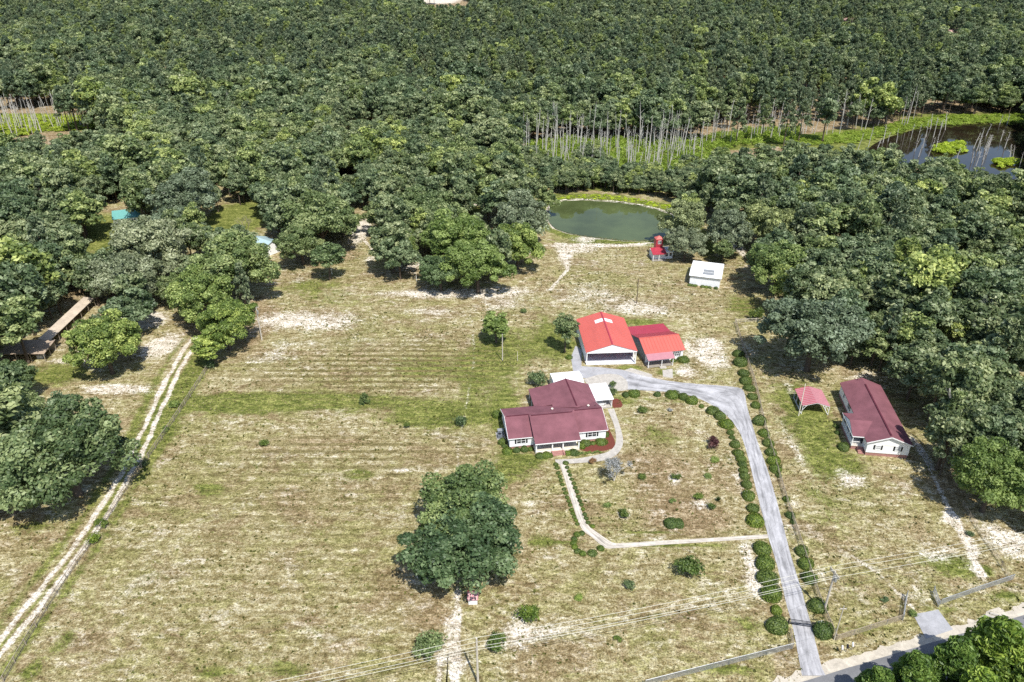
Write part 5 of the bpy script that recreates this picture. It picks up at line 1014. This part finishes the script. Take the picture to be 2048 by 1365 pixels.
def gate(name, px0, px1, h_, label, m='black', bars=4):
    a, b = G(*px0), G(*px1); o = thing(name, a, 0, label, 'gate'); d = b - a; u = Vector((0, 0, 1))
    fr = MB()
    for z in (.2, h_): fr.bar(u * z, d + u * z, .07)
    for t in (0, 1): fr.bar(d * t + u * .2, d * t + u * h_, .08)
    fr.bar(u * .2, d + u * h_, .05); fr.build('frame', M[m], o)
    for k in range(1, bars): z = .2 + (h_ - .2) * k / bars; MB().bar(d * .01 + u * z, d * .99 + u * z, .045).build('bar', M[m], o)
    for t in (-.03, 1.03): MB().tube([d * t - u * .2, d * t + u * (h_ + .2)], .08, 6).build('post', M[m], o)
gate('drive_gate', (1577,1249), (1632,1257), 1.15, 'black barred gate closed across the driveway mouth'); gate('field_gate', (1805,1240), (1812,1196), 1.2, 'left leaf of the open field gate by the road', 'galv'); gate('field_gate', (1876,1214), (1866,1186), 1.2, 'right leaf of the open field gate by the road', 'galv')
def pole(px, top_h, label, arms=(), r=.14, trans=False, m='pole', world=None):
    p = Vector(world) if world else G(*px); o = thing('utility_pole', p, 0, label, 'utility pole')
    MB().tube([(0, 0, -.3), (0, 0, top_h)], [r, r * .7], 8).build('shaft', M[m], o)
    for (z, half, ang) in arms:
        d = Vector((math.cos(ang), math.sin(ang), 0)) * half; ar_ = MB().bar(Vector((0, 0, z)) - d + Vector((.0, .0, 0)), Vector((0, 0, z)) + d, .1, .12).build('crossarm', M[m], o)
        for t in (-.92, 0, .92): q = d * t; MB().tube([(q.x, q.y, z + .05), (q.x, q.y, z + .28)], [.05, .03], 6).build('insulator', M['galv'], ar_)
    if trans: MB().tube([(.28, -.22, top_h - 1.9), (.28, -.22, top_h - 1.0)], .22, 10).build('transformer', M['galv'], o)
    return p
pB = G(1648, 1223); pC0 = G(953, 1277, 9.3); pC = Vector((pC0.x, pC0.y, 0)); ld = (pB - pC).normalized(); ang = math.atan2(ld.y, ld.x) + math.pi / 2
pole((1648,1223), 8.6, 'tall utility pole with double crossarm right of the driveway', [(8.35, 1.15, ang), (8.0, 1.15, ang)], .19, trans=True); pole(None, 9.3, 'pale utility pole at the bottom edge below the big tree', [(8.9, .12, ang)], .18, world=tuple(pC))
pole((524,681), 9.6, 'pale utility pole at the left field edge by the red soil', [(9.4, .7, .2)], .17, True); pole((1005,722), 7.4, 'dark utility pole before the small light green tree', [], .14); pole((1273,607), 7.6, 'thin dark pole alone on the lawn above the garage', [], .13, m='bark'); pole((1597,832), 8.2, 'slender pale pole at the carport corner', [], .11, m='cream'); pole((1668,1280), 7.2, 'slim guy pole behind the closed driveway gate', [(6.6, .5, 0)], .09)
pole((664,549), 2.6, 'short pale post under the small tree by the sandy lane', [], .14, m='cream'); pole((833,563), 2.0, 'short white post at the middle grove edge', [], .08, m='white'); pole((1083,575), 3.2, 'short dark post on the upper lawn', [], .06, m='bark'); pole((1035,722), 2.6, 'leaning pale stake right of the dark utility pole', [], .06, m='cream')
def wires(name, label, a, b, sag, r=.022, m='wire', group=None):
    P = [Vector(a).lerp(Vector(b), t / 24) - Vector((0, 0, sag * 4 * (t / 24) * (1 - t / 24))) for t in range(25)]
    tag(MB().tube(P, r, 4).build(name, M[m]), label, 'power line', group)
L_ = (pB - pC).length; pA_ = pC - ld * 95; pD_ = pB + ld * 90; off = Vector((math.cos(ang), math.sin(ang), 0))
for i, (o1, z1, o2, z2) in enumerate([(1.05, 8.6, .1, 9.35), (0, 8.9, .12, 8.4), (-.45, 8.2, .1, 7.5), (-1.05, 8.55, .1, 6.9)]):
    nm_ = ['topmost', 'second', 'third', 'lowest'][i]
    wires('power_line', f'{nm_} wire left of the bottom edge utility pole', pA_ + off * o2 + Vector((0, 0, z2)), pC + off * o2 + Vector((0, 0, z2)), 1.0, .029)
    wires('power_line', f'{nm_} wire between the bottom edge pole and the driveway pole', pC + off * o2 + Vector((0, 0, z2)), pB + off * o1 + Vector((0, 0, z1)), .8, .029)
    if i != 2: wires('power_line', f'{nm_} wire right of the tall driveway pole', pB + off * o1 + Vector((0, 0, z1)), pD_ + off * o1 + Vector((0, 0, z1)), .8, .029)
a_ = math.radians(9); wires('service_line', 'dark wire from the dark utility pole down to the ranch house roof', G(1005, 722) + Vector((0, 0, 7.2)), Vector((*hw_(5, 10.6), 2.7)), .5, .02, 'black')
# ---- mailboxes and small roadside things
for i, (x, y) in enumerate([(1682, 1306), (1692, 1304), (1703, 1300)]):
    o = thing('mailbox', G(x, y), -18, f"{['left','middle','right'][i]} one of three mailboxes on posts by the road", 'mailbox', 'mailboxes by the road')
    MB().box(-.05, .05, -.05, .05, -.2, 1.0).build('post', M['wood'], o); b = MB(); ring = [(.1 * math.cos(t), .12 + .1 * math.sin(t)) for t in [math.pi * k / 6 for k in range(7)]] + [(-.1, 0), (.1, 0)]
    ring = [(1.3 * px_, 1.3 * pz) for px_, pz in ring]; nr = len(ring); b.add([(px_, -.3, 1.0 + pz) for px_, pz in ring] + [(px_, .32, 1.0 + pz) for px_, pz in ring], [tuple(range(nr)), tuple(range(2 * nr - 1, nr - 1, -1))] + [(k, k + nr, (k + 1) % nr + nr, (k + 1) % nr) for k in range(nr)])
    b.build('box', M[['white', 'black', 'white'][i]], o); MB().box(.14, .16, -.1, .0, 1.12, 1.36).build('flag', M['red'], o)
o = thing('transformer_cabinet', G(1640, 1256), 10, 'white equipment box beside the closed driveway gate', 'cabinet'); MB().box(-.4, .4, -.3, .3, 0, 1.1).build('body', M['curtain'], o); MB().box(-.43, .43, -.33, .33, 1.1, 1.16).build('lid', M['white'], o)
o = thing('culvert', G(1993, 1238), -25, 'broken concrete culvert piece beside the road at the right', 'culvert'); MB().box(-1.6, 1.3, -.35, .0, -.1, .35).build('slab', M['drive2'], o); MB().box(-.9, .9, .5, .8, -.1, .25).build('slab', M['drive2'], o)

# ---------------------------------------------------------------- tufts over the mown ground
PAVED = [DL + DR[::-1], [(1100,905),(1260,800),(1260,930),(1110,935)], [(1115,925),(1140,925),(1180,1052),(1235,1084),(1540,1066),(1540,1080),(1210,1101),(1155,1066)], [(1000,735),(1235,735),(1235,925),(1000,925)], [(1140,620),(1380,640),(1375,790),(1140,790)],
         [(1670,750),(1830,880),(1815,925),(1690,910)], [(1590,770),(1650,770),(1670,840),(1595,835)], [(1365,515),(1445,520),(1445,580),(1370,575)], POND_PX, [(1590,1365),(1660,1325),(2048,1215),(2048,1420),(1590,1420)], [(1820,1225),(1880,1215),(1910,1262),(1850,1280)]]
def tufts(name, label, count, size, hgt, m, seed, cat='grass', per=3, dens=None):
    r_ = np.random.default_rng(seed); x = r_.uniform(-165, 105, count * 3); y = r_.uniform(68, 245, count * 3); ax, ay = PX(x, y, 0 * x)
    k = inpoly(ax, ay, OPEN[0]) & (ax > -20) & (ax < 2070) & (ay < 1385)
    for P in PAVED: k &= ~inpoly(ax, ay, P)
    k &= poly_dist(x, y, DIRT_W) > 1.9
    if dens: k &= r_.random(len(x)) < dens(x, y)
    x, y = x[k][:count], y[k][:count]; n_ = len(x); idx = np.repeat(np.arange(n_), per); s_ = r_.uniform(*size, n_)[idx]; hh_ = r_.uniform(*hgt, n_)[idx]; a = r_.random(len(idx)) * 6.283
    u = np.stack([np.cos(a), np.sin(a), 0 * a], 1) * s_[:, None] / 2; ln = np.stack([r_.normal(0, .35, len(idx)), r_.normal(0, .35, len(idx)), np.ones(len(idx))], 1) * hh_[:, None]
    c = np.stack([x[idx] + r_.normal(0, .1, len(idx)), y[idx] + r_.normal(0, .1, len(idx)), np.full(len(idx), .0)], 1)
    co = np.stack([c - u, c + u, c + u * .4 + ln, c - u * .4 + ln], 1).reshape(-1, 3); nv = len(co); me = bpy.data.meshes.new(name)
    me.vertices.add(nv); me.vertices.foreach_set('co', co.ravel().astype(np.float32)); me.loops.add(nv); me.loops.foreach_set('vertex_index', np.arange(nv, dtype=np.int32))
    me.polygons.add(nv // 4); me.polygons.foreach_set('loop_start', np.arange(0, nv, 4, dtype=np.int32)); me.update(calc_edges=True)
    b_ = me.attributes.new('lv', 'FLOAT', 'POINT'); b_.data.foreach_set('value', np.repeat(np.clip(r_.random(n_)[idx] * .7 + r_.random(len(idx)) * .3, 0, 1), 4).astype(np.float32)); me.materials.append(M[m])
    return tag(link(name, me), label, cat, None, 'stuff')
def patchy(x, y): return np.clip(.35 + .5 * np.sin(x / 7 + 1.7 * np.sin(y / 9)) * np.sin(y / 5.5 + 1.3 * np.sin(x / 11)), .06, 1)
tufts('dry_grass', 'short dry straw tufts over the mown fields', 60000, (.10, .30), (.06, .22), 'straw', 81, per=2)
tufts('field_weeds', 'scattered low green and dark weeds in the mown fields', 9000, (.15, .5), (.08, .3), 'weed', 82, 'weeds', 4, patchy)
